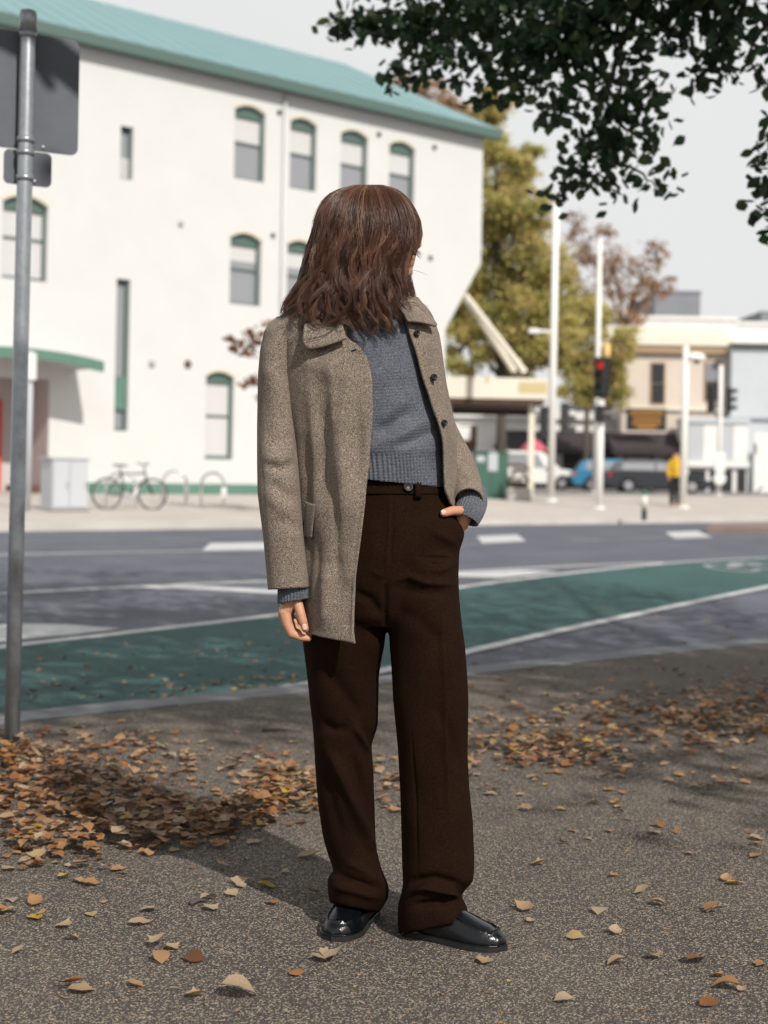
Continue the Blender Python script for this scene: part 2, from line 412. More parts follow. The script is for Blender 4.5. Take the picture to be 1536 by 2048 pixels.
holes = [arch(a, b, c, d, 0.16*(b-a) if ar else 0) for a, b, c, d, ar, k in wins]
holes.append([(door[0], door[2]), (door[1], door[2]), (door[1], door[3]), (door[0], door[3])])
wall = fill_with_holes('wall', outer, holes, M['render'], wb)
sh = MB()      # the other faces of the shell
DEP = 11.0
n = len(outer)
for i in range(n):
    a, b = outer[i], outer[(i+1) % n]
    sh.add([(a[0], 0, a[1]), (b[0], 0, b[1]), (b[0], DEP, b[1]), (a[0], DEP, a[1])], [(0, 1, 2, 3)])
sh.add([(p[0], DEP, p[1]) for p in outer], [tuple(range(n))])
for h in holes[:-1]:
    m_ = len(h)
    for i in range(m_):
        a, b = h[i], h[(i+1) % m_]
        sh.add([(a[0], 0, a[1]), (b[0], 0, b[1]), (b[0], 0.3, b[1]), (a[0], 0.3, a[1])], [(0, 1, 2, 3)])
sh.build('side_wall', M['render'], wb)
for (a, b, c, d, ar, kind) in wins:
    w_, rise = b-a, (0.16*(b-a) if ar else 0)
    fr = MB(); t = 0.065 if kind != 'slit' else 0.05; y0, y1 = 0.13, 0.24
    fr.box(a, a+t, y0, y1, c, d-rise); fr.box(b-t, b, y0, y1, c, d-rise); fr.box(a+t, b-t, y0, y1, c, c+t)
    if ar:
        k = 8; lo = [(a+(b-a)*i/k, d-rise-0.16) for i in range(k+1)]; hi = [(a+(b-a)*i/k, d-rise+rise*(1-(2*i/k-1)**2)) for i in range(k+1)]
        fr.prism(lo+hi[::-1], 'y', y0, y1)
    else: fr.box(a+t, b-t, y0, y1, d-t, d)
    if kind in ('sash', 'low', 'white'): mid = c+(d-c)*0.5; fr.box(a+t, b-t, y0+0.02, y1-0.01, mid-0.022, mid+0.022)
    win = fr.build('window', M['frame_green'], wb)
    split = {'sash': 0.52, 'low': 0.62, 'white': 0.05, 'slit': 0.45, 'longslit': 0.42}[kind]
    zs = c+(d-c)*split
    ztop = d-rise*0.5
    g = MB(); g.box(a+t*0.5, b-t*0.5, 0.20, 0.22, c+t*0.5, zs); g.build('pane', M['glass'], win)
    g = MB(); g.box(a+t*0.5, b-t*0.5, 0.20, 0.22, zs, ztop-0.1); g.build('pane', M['glass'] if kind in ('slit', 'longslit') else M['blind'], win)
    if kind == 'longslit':
        g = MB(); za, zb = c+(d-c)*0.14, c+(d-c)*0.36; g.box(a+0.03, b-0.03, 0.10, 0.19, za, zb); g.build('panel', M['green_paint'], win)
    if kind == 'slit':
        g = MB()
        for i in range(9): z = c+0.06+i*(zs-c-0.1)/9; g.box(a+0.05, b-0.05, 0.15, 0.19, z, z+0.05)
        g.build('louvre', M['blind'], win)
    if ar:       # brick arch over the opening
        k = 8; P0 = [(a-0.05+(b-a+0.1)*i/k, d-rise+(rise+0.01)*(1-(2*i/k-1)**2)) for i in range(k+1)]
        ab = MB(); ab.prism(P0+[(p[0], p[1]+0.09) for p in P0[::-1]], 'y', -0.012, 0.05); ab.build('arch_trim', M['brick_yellow'], win)
# plinth, gutter, downpipe, vents
pl = MB(); pl.box(door[1]+0.03, cut3[0]+0.04, -0.05, 0.06, 0.15, BW(350, 967)[1]); pl.build('plinth', M['green_paint'], wb)
gt = MB(); gt.box(sL, sR+0.45, -0.42, -0.16, EAVE-0.14, EAVE+0.16); gt.box(sL, sR+0.3, -0.16, 0.0, EAVE-0.10, EAVE-0.02); gt.build('gutter', M['frame_green'], wb)
RN = 5.5
rs, rz_ = SN(690, 128, BN+RN); rs0, rz0 = SN(310, 18, BN+RN)
rf = MB(); e0, e1 = (sL, -0.40, EAVE+0.165), (sR+0.45, -0.40, EAVE+0.165)
rb0, rb1 = (sL, DEP+0.3, EAVE+0.165), (sR+0.45, DEP+0.3, EAVE+0.165)
R0, R1 = (sL, RN, rz_), (rs, RN, rz_)
rf.add([e0, e1, R1, R0], [(0, 1, 2, 3)]); rf.add([e1, rb1, R1], [(0, 1, 2)]); rf.add([rb1, rb0, R0, R1], [(0, 1, 2, 3)]); rf.add([rb0, e0, R0], [(0, 1, 2)])
roof = rf.build('roof', M['roof'], wb)
rib = MB(); k = 0
while sL+k*0.75 < rs:
    x = sL+k*0.75; v = np.array([0, RN+0.40, rz_-EAVE-0.165]); L = np.linalg.norm(v); v /= L; nn = np.array([0, -v[2], v[1]])
    for q in (0,):
        p0 = np.array([x, -0.40, EAVE+0.165]); p1 = np.array([x, RN, rz_])
        rib.add([p0-[0.02,0,0], p0+[0.02,0,0], p1+[0.02,0,0], p1-[0.02,0,0], p0-[0.02,0,0]+nn*0.012, p0+[0.02,0,0]+nn*0.012, p1+[0.02,0,0]+nn*0.012, p1-[0.02,0,0]+nn*0.012], [(4,5,6,7),(0,1,5,4),(1,2,6,5),(2,3,7,6),(3,0,4,7)])
    k += 1
rib.build('standing_seam', M['roof'], roof)
dp = MB(); x = BW(568, 200)[0]; dp.tube([(x, -0.07, 0.4), (x, -0.07, EAVE-0.2)], 0.035, 8); dp.build('downpipe', M['render'], wb, True)
for px, py, r, m_ in [(361, 447, 0.07, 'concrete'), (375, 728, 0.09, 'brown'), (303, 727, 0.08, 'concrete'), (545, 471, 0.055, 'black'), (558, 225, 0.06, 'black'), (757, 269, 0.06, 'black'), (868, 295, 0.06, 'black'), (860, 516, 0.06, 'black')]:
    q = BW(px, py); v = MB(); v.tube([(q[0], 0.01, q[1]), (q[0], -0.05, q[1]), (q[0], -0.08, q[1])], [r*1.2, r*1.2, r*0.8], 12); v.build('wall_vent', M[m_], wb)
# entrance: recess, red door, curved canopy
rc = MB(); a, b, c, d = door
rc.add([(a, 0, c), (a, 1.4, c), (a, 1.4, d), (a, 0, d), (b, 0, c), (b, 1.4, c), (b, 1.4, d), (b, 0, d)], [(0,1,2,3), (4,7,6,5), (1,5,6,2), (3,2,6,7), (0, 4, 5, 1)])
rc.build('entrance_recess', M['lilac'], wb)
dr = MB(); xr_ = BW(17, 880)[0]+0.42; dr.box(xr_-1.3, xr_, 1.25, 1.34, 0.36, BW(12, 795)[1]); red_door = dr.build('door', M['red'], wb); red_door['label'] = 'red entrance door'
dh = MB(); dh.tube([(xr_-1.18, 1.2, 1.2), (xr_-1.18, 1.2, 1.6)], 0.02, 8); dh.build('handle', M['stainless'], red_door)
st = MB(); st.box(BW(60, 975)[0], b, 0.02, 1.35, 0.3, BW(80, 972)[1]); st.build('doorstep', M['brown'], wb)
cs1, cz1 = BW(205, 732); cs0 = BW(45, 720)[0]; ctop = BW(45, 705)[1]; band = BW(205, 731)[1]-BW(205, 751)[1]
cs1 -= 0.8; cs0 -= 0.8
cm = MB(); K = 16; half = cs1-cs0; top = []; bot = []
for i in range(2*K+1):
    t = -1+i/K; x = cs0+half*t; z = ctop-(ctop-cz1)*t*t
    top.append((x, z)); bot.append((x, z-band))
cm.prism(top+bot[::-1], 'y', -1.5, -1.38)
canopy = cm.build('entrance_canopy', M['green_paint'], wb)
cu = MB()
for i in range(2*K):
    a2, b2, c2, d2 = top[i], top[i+1], bot[i], bot[i+1]
    cu.add([(a2[0], -1.38, a2[1]-0.02), (b2[0], -1.38, b2[1]-0.02), (b2[0], 0, b2[1]-0.02), (a2[0], 0, a2[1]-0.02)], [(0, 1, 2, 3)])
    cu.add([(c2[0], -1.38, c2[1]+0.1), (d2[0], -1.38, d2[1]+0.1), (d2[0], 0, d2[1]+0.1), (c2[0], 0, c2[1]+0.1)], [(0, 1, 2, 3)])
cu.build('soffit', M['lilac'], canopy)

# white post with small sign plate in front of the entrance
pp = W(56, 1000, 30.0); pz = fz(pp.dot(ND))
t_ = thing('sign_post', 'thin grey post with blank white plate before the building entrance', 'sign post', (pp[0], pp[1], pz-0.02))
q = MB(); zt = W(62, 700, 30.0)[2]-pz; q.tube([(0, 0, 0), (0, 0, zt)], 0.055, 10); q.build('post', M['cab_grey'], t_, True)
q = MB(); z1 = W(62, 705, 30.0)[2]-pz; z0 = W(62, 759, 30.0)[2]-pz; q.box(-0.12, 0.14, -0.10, -0.06, z0, z1, 0.01); q.build('plate', M['white'], t_)
# utility cabinet
cp = G(135, 1027, 0.09); cp = cp*1.0
t_ = thing('utility_cabinet', 'pale grey metal utility cabinet beside the building entrance', 'cabinet', (cp[0], cp[1], fz(cp.dot(ND))-0.02), STREET_ROT)
sc_ = cp[1]/FPX
q = MB(); q.box(-0.36*1.05, 0.44*1.05, -0.02, 0.5, 0.04, 1.1, 0.015); q.build('cabinet_body', M['cab_grey'], t_)
q = MB(); q.box(-0.40*1.05, 0.48*1.05, -0.05, 0.54, 1.1, 1.15, 0.01); q.build('cabinet_roof', M['cab_grey'], t_)
for x0, x1 in ((-0.34, 0.0), (0.02, 0.42)):
    q = MB(); q.box(x0*1.05, x1*1.05, -0.045, -0.021, 0.1, 1.06, 0.006); dd = q.build('cabinet_door', M['cab_grey'], t_)
    q = MB(); q.box(x1*1.05-0.06, x1*1.05-0.03, -0.07, -0.045, 0.5, 0.65); q.build('handle', M['stainless'], dd)
q = MB(); q.box(-0.39, 0.5, -0.06, 0.55, 0.0, 0.04); q.build('plinth', M['brown'], t_)
# bike hoops and the bicycle
def hoop(px0, px1, py0, py1, label):
    p = G((px0+px1)/2, py1, 0.13); Y = p[1]; z = fz(p.dot(ND)); h = (py1-py0)*Y/FPX; w_ = (px1-px0)*Y/FPX
    t = thing('bike_rack', label, 'bike rack', (p[0], p[1], z-0.03), 0.12, 'steel bicycle hoops')
    r = w_/2; pts = [(-r, 0, 0), (-r, 0, (h-r)*0.5), (-r, 0, h-r)]+[(-r*math.cos(a), 0, h-r+r*math.sin(a)) for a in np.linspace(0.25, math.pi-0.25, 10)]+[(r, 0, h-r), (r, 0, (h-r)*0.5), (r, 0, 0)]
    q = MB(); q.tube(pts, 0.03, 8); q.build('hoop', M['stainless'], t, True)
    for x in (-r, r):
        q = MB(); q.tube([(x, 0, 0.0), (x, 0, 0.045)], [0.085, 0.085], 10); q.build('foot_plate', M['stainless'], t)
    q = MB(); q.box(r-0.06, r+0.06, -0.045, -0.032, 0.30, 0.52); q.build('marker_plate', M['white'], t)
hoop(212, 272, 947, 1018, 'steel hoop rack with the bicycle chained to it')
hoop(325, 372, 946, 1016, 'empty steel hoop rack next to the bicycle')
hoop(402, 447, 946, 1020, 'empty steel hoop rack below the arched ground-floor window')
p = G(258, 1021, 0.13); z = fz(p.dot(ND)); Y = p[1]; k = Y/FPX
t_ = thing('bicycle', 'black bicycle leaning on a steel hoop by the white wall', 'bicycle', (p[0], p[1], z), 0.55)
rw = 0.34; xa, xb = -0.52, 0.55
for x in (xa, xb):
    q = MB(); q.tube([(x+rw*math.cos(a), 0, rw+rw*math.sin(a)) for a in np.linspace(0, 2*math.pi, 29)], 0.019, 6, cap=False); wh = q.build('wheel', M['rubber'], t_, True)
    q = MB(); q.tube([(x+(rw-0.03)*math.cos(a), 0, rw+(rw-0.03)*math.sin(a)) for a in np.linspace(0, 2*math.pi, 29)], 0.009, 5, cap=False)
    for a in np.linspace(0, 2*math.pi, 15)[:-1]: q.tube([(x, 0, rw), (x+(rw-0.03)*math.cos(a), 0, rw+(rw-0.03)*math.sin(a))], 0.0025, 3)
    q.build('rim', M['stainless'], wh)
bb, st_, hd, hb = (-0.08, 0, 0.30), (-0.20, 0, 0.78), (0.36, 0, 0.80), (0.40, 0, 0.68)
q = MB()
for a, b in ((bb, st_), (bb, hb), (st_, hd), ((xa, 0.05, rw), bb), ((xa, 0.05, rw), st_), (hd, hb)): q.tube([a, b], 0.02, 7)
q.build('frame', M['bike_black'], t_, True)
q = MB(); q.tube([hb, (0.46, 0.04, 0.5), (xb, 0.04, rw)], 0.016, 6); q.tube([hb, (0.46, -0.04, 0.5), (xb, -0.04, rw)], 0.016, 6); q.build('fork', M['bike_black'], t_, True)
q = MB(); q.tube([hd, (0.33, 0, 1.0)], 0.016, 6); q.tube([(0.28, -0.30, 1.03), (0.36, -0.2, 1.0), (0.36, 0.2, 1.0), (0.28, 0.30, 1.03)], 0.014, 6); q.build('handlebar', M['bike_black'], t_, True)
q = MB(); q.tube([st_, (-0.235, 0, 0.93)], 0.014, 6); q.rings([[(-0.36, -0.08, 0.95), (-0.36, 0.08, 0.95), (-0.36, 0.07, 0.99), (-0.36, -0.07, 0.99)], [(-0.2, -0.06, 0.94), (-0.2, 0.06, 0.94), (-0.2, 0.05, 0.985), (-0.2, -0.05, 0.985)], [(-0.06, -0.02, 0.95), (-0.06, 0.02, 0.95), (-0.06, 0.015, 0.98), (-0.06, -0.015, 0.98)]]); q.build('saddle', M['rubber'], t_)
q = MB(); q.tube([(bb[0], -0.03, bb[2]), (bb[0], -0.05, bb[2])], 0.09, 14); q.tube([(bb[0], -0.06, bb[2]), (bb[0]+0.12, -0.06, bb[2]-0.12)], 0.012, 5); q.tube([(bb[0], 0.06, bb[2]), (bb[0]-0.12, 0.06, bb[2]+0.12)], 0.012, 5); q.build('crankset', M['stainless'], t_)

# ------------------------------------------------------------------ sign pole in the foreground
pb = G(24, 1478); PY = pb[1]; ks = PY/FPX
t_ = thing('sign_pole', 'galvanised steel pole carrying two grey sign backs, among fallen leaves', 'sign pole', (pb[0], pb[1], 0), 0)
top = W(57, 24, PY)-np.array([pb[0], pb[1], 0]); R_ = 0.0302
ax = lambda z: (top[0]*z/top[2], 0, z)
q = MB(); q.tube([ax(-0.05), ax(top[2]*0.35), ax(top[2]*0.7), ax(top[2]-0.02), ax(top[2]-0.004), ax(top[2])], [R_, R_, R_, R_, R_*0.9, R_*0.6], 24); q.build('pole', M['steel'], t_, True)
q = MB(); q.tube([ax(top[2]-0.085), ax(top[2]-0.015), ax(top[2]+0.002), ax(top[2]+0.008)], [R_*1.13, R_*1.13, R_*1.05, R_*0.6], 24); q.build('cap', M['steel'], t_, True)
SD = np.array([0.89, 0.456, 0])
def rounded(w0, w1, h0, h1, r, k=6):
    pts = []
    for cx_, cy_, a0 in ((w1-r, h0+r, -90), (w1-r, h1-r, 0), (w0+r, h1-r, 90), (w0+r, h0+r, 180)):
        for i in range(k+1):
            a = math.radians(a0+90*i/k); pts.append((cx_+r*math.cos(a), cy_+r*math.sin(a)))
    return pts
def sign_plate(px_r, py_t, py_b, width, r, name, lab):
    zt = W(px_r, py_t, PY)[2]; zb = W(px_r, py_b, PY)[2]
    ctr = np.array([top[0]*0.8, 0.045, 0]); hw = width/2
    poly = rounded(-hw, hw, zb, zt, r); y0, y1 = 0.0, 0.004
    nrm = np.array([-SD[1], SD[0], 0]); v = []
    for y in (y0, y1):
        for a, z in poly: p = ctr+SD*a+nrm*y; v.append((p[0], p[1], z))
    n_ = len(poly); q = MB(); q.add(v, [tuple(range(n_-1, -1, -1)), tuple(range(n_, 2*n_))]+[(i, (i+1) % n_, n_+(i+1) % n_, n_+i) for i in range(n_)])
    o = q.build(name, M['sign_back'], t_); o['label'] = lab
    ch = MB()
    for zz in (zt-0.10*(zt-zb), zb+0.10*(zt-zb)):
        c0 = ctr-SD*hw*0.85-nrm*0.012; c1 = ctr-SD*0.05-nrm*0.012
    c0 = ctr-SD*(R_*1.25)-nrm*0.012; ch.tube([(c0[0], c0[1], zb+0.003), (c0[0], c0[1], zt-0.02)], 0.008, 6); ch.build('channel', M['sign_back'], o)
    bt = MB()
    for zz in (zb+0.02,): c = ctr+SD*hw*0.30-nrm*0.003; bt.tube([(c[0], c[1]-0.002, zz), (c[0], c[1]-0.006, zz)], 0.005, 8)
    bt.build('bolt', M['white'], o)
    return zt, zb
z1t, z1b = sign_plate(139, 62, 297, 0.40, 0.030, 'sign_plate', 'large grey back of a road sign')
z2t, z2b = sign_plate(88, 298, 367, 0.19, 0.022, 'sign_plate', 'small grey back of a road sign')
for zz in (z1t-0.02, z1b+0.03, z1b-0.02, z2b+0.02):
    q = MB(); c = np.array(ax(zz)); q.tube([c-[0, 0, 0.011], c+[0, 0, 0.011]], [R_*1.14, R_*1.14], 24); q.build('clamp', M['steel'], t_, True)

# ------------------------------------------------------------------ poles and traffic signals beyond the road
def gz(px, py, Y):          # ground height at that pixel column and distance
    p = W(px, py, Y); return fz(p.dot(ND)) if p.dot(ND) > 24.2 else ROADZ
def base(px, Y, py=1000):
    p = W(px, py, Y); return np.array([p[0], p[1], gz(px, py, Y)])
def pole(name, label, cat, px, Y, pyt, r0, r1, m_, extra=None):
    b = base(px, Y); t = thing(name, label, cat, b)
    z = W(px, pyt, Y)[2]-b[2]
    q = MB(); q.tube([(0, 0, -0.05), (0, 0, z*0.5), (0, 0, z)], [r0, (r0+r1)/2, r1], 12); q.build('pole', m_, t, True)
    q = MB(); q.tube([(0, 0, -0.02), (0, 0, 0.06)], [r0*1.7, r0*1.6], 12); q.build('base_plate', m_, t)
    return t, b, z
def signal_head(t, x, y, zc, s, lit, face=0.0, n=3, board=True):
    h = 0.34*n*s; w_ = 0.30*s
    q = MB(); q.box(-w_/2, w_/2, -0.1, 0.12, -h/2, h/2, 0.02)
    if board: q.box(-w_/2-0.07, w_/2+0.07, 0.13, 0.15, -h/2-0.07, h/2+0.07)
    hd = q.build('signal_head', M['signal_black'], t); hd.location = (x, y, zc); hd.rotation_euler = (0, 0, face)
    for i in range(n):
        z = h/2-0.34*s*(i+0.5); r = 0.115*s
        q = MB(); q.tube([(0, -0.10, z), (0, -0.125, z)], [r, r*0.6], 14); q.build('lens', [M['red_lens'] if lit else M['tail_lamp'], M['amber_lens'], M['green_lens']][min(i, 2)], hd)
        q = MB(); vis = []
        for yy in (-0.1, -0.32):
            vis.append([(r*1.12*math.cos(a), yy+(0.06 if False else 0), z+r*1.12*math.sin(a)) for a in np.linspace(-0.35, math.pi+0.35, 13)])
        q.rings(vis, cap=False, closed=False); q.build('visor', M['signal_black'], hd)
t_, b, z = pole('street_pole', 'tall thick white pole with small side arm, behind the green cabinet', 'pole', 1101, 46, 396, 0.125, 0.10, M['pole_white'])
q = MB(); za = W(1108, 664, 46)[2]-b[2]; q.tube([(0, 0, za), (-0.65, 0, za+0.02)], 0.05, 8); q.box(-0.8, -0.45, -0.1, 0.1, za-0.06, za+0.10, 0.02); q.build('side_arm', M['pole_white'], t_)
bh = MB(); zb_ = W(1095, 845, 46)[2]-b[2]; signal_head(t_, -0.22, 0.1, zb_, 1.0, False, math.radians(80)); signal_head(t_, 0.42, 0.05, W(1128, 838, 46)[2]-b[2], 1.0, False, math.radians(100), 3, False)
t_, b, z = pole('street_pole', 'tall slim white pole rising behind the lit red signal', 'pole', 1190, 58, 478, 0.13, 0.09, M['pole_white'])
t_, b, z = pole('traffic_signal', 'traffic signal post showing red with a small lower signal', 'traffic light', 1198, 42, 800, 0.105, 0.10, M['pole_white'])
signal_head(t_, -0.03, -0.16, W(1201, 755, 42)[2]-b[2], 1.02, True, math.radians(-22))
signal_head(t_, -0.05, -0.16, W(1201, 828, 42)[2]-b[2], 0.72, False, math.radians(60), 2, False)
q = MB(); zz = W(1215, 710, 42)[2]-b[2]; q.tube([(0.16, 0.1, zz-0.35), (0.16, 0.1, zz), (0.16, 0.1, zz+0.35)], [0.07, 0.11, 0.10], 10); q.build('beacon', mat('amber_plastic', (0.62, 0.42, 0.16), 0.4), t_, True)
q = MB(); q.tube([(0, 0, 0), (0, 0, 0.01)], 0.1, 8)
t_, b, z = pole('camera_pole', 'white pole with a domed surveillance camera near the yellow pedestrian', 'pole', 1366, 45, 692, 0.115, 0.095, M['pole_white'])
zc = W(1395, 718, 45)[2]-b[2]
q = MB(); q.tube([(0, 0, zc+0.12), (0.28, 0, zc+0.10)], 0.04, 8); q.rings([[(0.30+r*math.cos(a)*1.5, r*math.sin(a), zc+h) for a in np.linspace(0, 2*math.pi, 13)[:-1]] for r, h in ((0.05, 0.2), (0.18, 0.15), (0.22, 0.02), (0.20, -0.04))]); q.build('camera_housing', M['pole_white'], t_, True)
q = MB(); q.rings([[(0.34+r*math.cos(a), r*math.sin(a), zc+h) for a in np.linspace(0, 2*math.pi, 13)[:-1]] for r, h in ((0.11, -0.04), (0.09, -0.11), (0.04, -0.15))]); q.build('camera_dome', M['signal_black'], t_, True)
t_, b, z = pole('traffic_signal', 'signal post with two black heads turned away in front of the pale shop', 'traffic light', 1437, 60, 730, 0.10, 0.09, M['pole_white'])
zc = W(1442, 800, 60)[2]-b[2]
signal_head(t_, -0.38, 0, zc, 1.0, False, math.radians(150), 3, False); signal_head(t_, 0.36, 0, zc, 1.0, False, math.radians(70), 3, False)
q = MB(); z0, z1 = W(1440, 945, 60)[2]-b[2], W(1440, 905, 60)[2]-b[2]; q.box(-0.22, 0.22, -0.16, -0.1, z0, z1, 0.02); q.build('sign_plate', M['white'], t_)
q = MB(); z0 = W(1440, 957, 60)[2]-b[2]; q.tube([(0, -0.16, z0), (0, -0.1, z0)], 0.26, 16); q.build('sign_disc', M['white'], t_)
t_ = thing('bollard', 'green and white plastic bollard at the far kerb', 'bollard', base(1288, 35.5) if False else (*G(1288, 1040, 0.03)[:2], 0.02))
kk = G(1288, 1040, 0.03)[1]/FPX; h = 62*kk
q = MB(); q.tube([(0, 0, 0), (0, 0, h*0.93), (0, 0, h*0.98), (0, 0, h)], [0.065, 0.06, 0.05, 0.02], 12); q.build('post', M['cab_green'], t_, True)
q = MB(); q.tube([(0, 0, h*0.35), (0, 0, h*0.8)], 0.07, 12); q.build('reflective_band', M['cream_light'], t_, True)

# ------------------------------------------------------------------ service canopy, green cabinet, planter
CY = 50.0
def at(px, py, Y): return W(px, py, Y)
c0, c1 = at(800, 738, CY), at(1096, 756, CY)
cz0, cz1 = at(1096, 799, CY)[2], at(1096, 757, CY)[2]; gzc = base(990, CY)[2]
t_ = thing('service_canopy', 'flat cream service-station canopy on posts beside the white building', 'canopy', (0, 0, gzc))
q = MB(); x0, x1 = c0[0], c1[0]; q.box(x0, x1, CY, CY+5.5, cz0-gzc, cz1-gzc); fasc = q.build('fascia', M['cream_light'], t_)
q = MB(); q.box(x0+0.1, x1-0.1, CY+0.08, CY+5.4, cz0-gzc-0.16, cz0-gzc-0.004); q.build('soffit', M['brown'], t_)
lx0, lx1 = at(1037, 780, CY)[0], at(1094, 780, CY)[0]; q = MB(); q.box(lx0, lx1, CY-0.012, CY-0.002, at(1060, 786, CY)[2]-gzc, at(1060, 764, CY)[2]-gzc); q.build('lettering_panel', mat('faded_yellow', (0.52, 0.44, 0.24), 0.7), fasc)
for px in (944, 974):
    q = MB(); a = at(px, 760, CY); q.box(a[0]-0.03, a[0]+0.03, CY-0.012, CY-0.002, at(px, 766, CY)[2]-gzc, at(px, 750, CY)[2]-gzc); q.build('letter_stroke', mat('faded_gold', (0.45, 0.36, 0.14), 0.7), fasc)
for px in (1062, 895):
    for dy in (0.5, 4.8):
        a = at(px, 900, CY+dy); q = MB(); q.box(a[0]-0.10, a[0]+0.10, CY+dy-0.1, CY+dy+0.1, -0.05, cz0-gzc-0.12, 0.01); q.build('post', M['cream_light'], t_)
for (xa_, ya_, xb_, yb_, dn) in ((930, 590, 1050, 745, 0.0), (932, 598, 1028, 742, 1.2)):
    p0 = at(xa_, ya_, 49.5+0.7); p1 = at(xb_, yb_, CY+0.6+dn); q = MB(); q.tube([p0-[0, 0, gzc], p1-[0, 0, gzc]], 0.11, 8); q.build('tie_rod', M['cream_light'], t_)
for px0, px1, mm in ((900, 925, 'white'), (942, 956, 'white'), (962, 1012, 'white'), (1016, 1060, 'white')):   # light fittings along the back beam
    q = MB(); a, b_ = at(px0, 802, CY+4.5), at(px1, 802, CY+4.5); q.box(a[0], b_[0], CY+4.4, CY+4.6, at(px0, 807, CY+4.5)[2]-gzc, at(px0, 796, CY+4.5)[2]-gzc); q.build('light_fitting', M[mm], t_)
q = MB(); a, b_ = at(860, 815, CY+5.2), at(1066, 815, CY+5.2); q.box(a[0], b_[0], CY+5.2, CY+5.4, at(900, 828, CY+5.2)[2]-gzc, at(900, 808, CY+5.2)[2]-gzc); q.build('back_beam', mat('dark_beam', (0.04, 0.035, 0.03), 0.8), t_)

def simple_box(name, label, cat, px0, px1, py0, py1, Y, dep, m_, ground=True, bev=0.02, group=None):
    b = base((px0+px1)/2, Y, py1); a0, a1 = at(px0, py1, Y), at(px1, py1, Y)
    t = thing(name, label, cat, b, 0, group); z1 = at(px0, py0, Y)[2]-b[2]; z0 = -0.03 if ground else at(px0, py1, Y)[2]-b[2]
    return t, a0[0]-b[0], a1[0]-b[0], z0, z1
t_, x0, x1, z0, z1 = simple_box('utility_cabinet', 'dark green street cabinet with pale notices under the service canopy', 'cabinet', 946, 1015, 902, 1004, 46, 0.6, None)
q = MB(); q.box(x0, x1, 0, 0.7, z0, z1-0.06, 0.02); q.build('cabinet_body', M['cab_green'], t_)
q = MB(); q.box(x0-0.03, x1+0.03, -0.03, 0.73, z1-0.06, z1, 0.01); q.build('cabinet_roof', M['cab_green'], t_)
for fa, fb in ((0.03, 0.48), (0.52, 0.97)):
    q = MB(); q.box(x0+(x1-x0)*fa, x0+(x1-x0)*fb, -0.02, -0.001, 0.12, z1-0.1, 0.004); q.build('cabinet_door', M['cab_green'], t_)
for pa, pb_, qa, qb in ((977, 996, 904, 942), (954, 970, 912, 924)):
    q = MB(); bx = base(980.5, 46, 1004); q.box(at(pa, 900, 46)[0]-bx[0], at(pb_, 900, 46)[0]-bx[0], -0.03, -0.022, at(980, qb, 46)[2]-bx[2], at(980, qa, 46)[2]-bx[2]); q.build('notice', M['cab_grey'], t_)
t_, x0, x1, z0, z1 = simple_box('planter', 'square cream concrete planter next to the green cabinet', 'planter', 1015, 1062, 975, 1013, 45, 0.8, None)
q = MB(); q.box(x0, x1, 0, 0.75, z0, z1, 0.03); q.build('pot', M['concrete'], t_)
q = MB(); q.box(x0+0.06, x1-0.06, 0.06, 0.69, z1-0.05, z1+0.015); q.build('soil', M['brown'], t_)
fol = MB()
for i in range(260):
    c = np.array([random.uniform(x0+0.05, x1-0.05), random.uniform(0.05, 0.7), z1+random.random()**1.3*0.75]); d = RNG.normal(size=3); d /= np.linalg.norm(d); e = np.cross(d, RNG.normal(size=3)); e /= np.linalg.norm(e)
    fol.add([c-d*0.07, c+e*0.03, c+d*0.07, c-e*0.03], [(0, 1, 2, 3)])
fol.build('shrub_leaves', mat('dry_shrub', (0.12, 0.06, 0.04), 0.8, var=(0.05, 0.03, 0.02), vscale=6), t_)['kind'] = 'stuff'
t_, x0, x1, z0, z1 = simple_box('notice_board', 'red and white board standing behind the green cabinet', 'board', 905, 953, 908, 975, 47.5, 0.1, None)
q = MB(); q.box(x0, x1, 0, 0.08, z0+0.03, z1, 0.01); q.build('board', M['red'], t_)
q = MB(); q.box(x0+0.1, x1-0.08, -0.012, -0.002, z0+(z1-z0)*0.45, z1-0.22); q.build('notice', M['white'], t_)
q = MB(); q.box(x0+0.05, x0+0.12, 0.0, 0.3, z0, z0+0.06); q.box(x1-0.12, x1-0.05, 0.0, 0.3, z0, z0+0.06); q.build('foot', M['red'], t_)

# ------------------------------------------------------------------ shops and blocks behind
def facade(name, label, px0, px1, py0, Y, dep, m_, cat='building'):
    b = base((px0+px1)/2, Y, 985); b[2] = FPZ1
    t = thing(name, label, cat, b); a0, a1 = at(px0, 800, Y)[0]-b[0], at(px1, 800, Y)[0]-b[0]; zt = at((px0+px1)/2, py0, Y)[2]-b[2]
    q = MB(); q.box(a0, a1, 0, dep, -0.1, zt); w_ = q.build('wall', m_, t)
    def rect(pn, xa, xb, ya, yb, mm, y0=-0.03, y1=-0.003, parent=None):
        q = MB(); xm = (xa+xb)/2; q.box(at(xa, (ya+yb)/2, Y)[0]-b[0], at(xb, (ya+yb)/2, Y)[0]-b[0], y0, y1, at(xm, yb, Y)[2]-b[2], at(xm, ya, Y)[2]-b[2]); return q.build(pn, mm, parent or t)
    return t, b, rect, a0, a1, zt
SY = 80.0
t_, b, R, a0, a1, zt = facade('shop_building', 'cream two-storey shop with brown string course and gold-lettered black sign', 1244, 1462, 690, SY, 10, M['cream'])
R('cornice', 1242, 1464, 699, 706, mat('cornice_brown', (0.40, 0.28, 0.17), 0.8), -0.35, -0.001)
R('parapet', 1243, 1463, 672, 691, M['cream_light'], -0.2, 0.3)
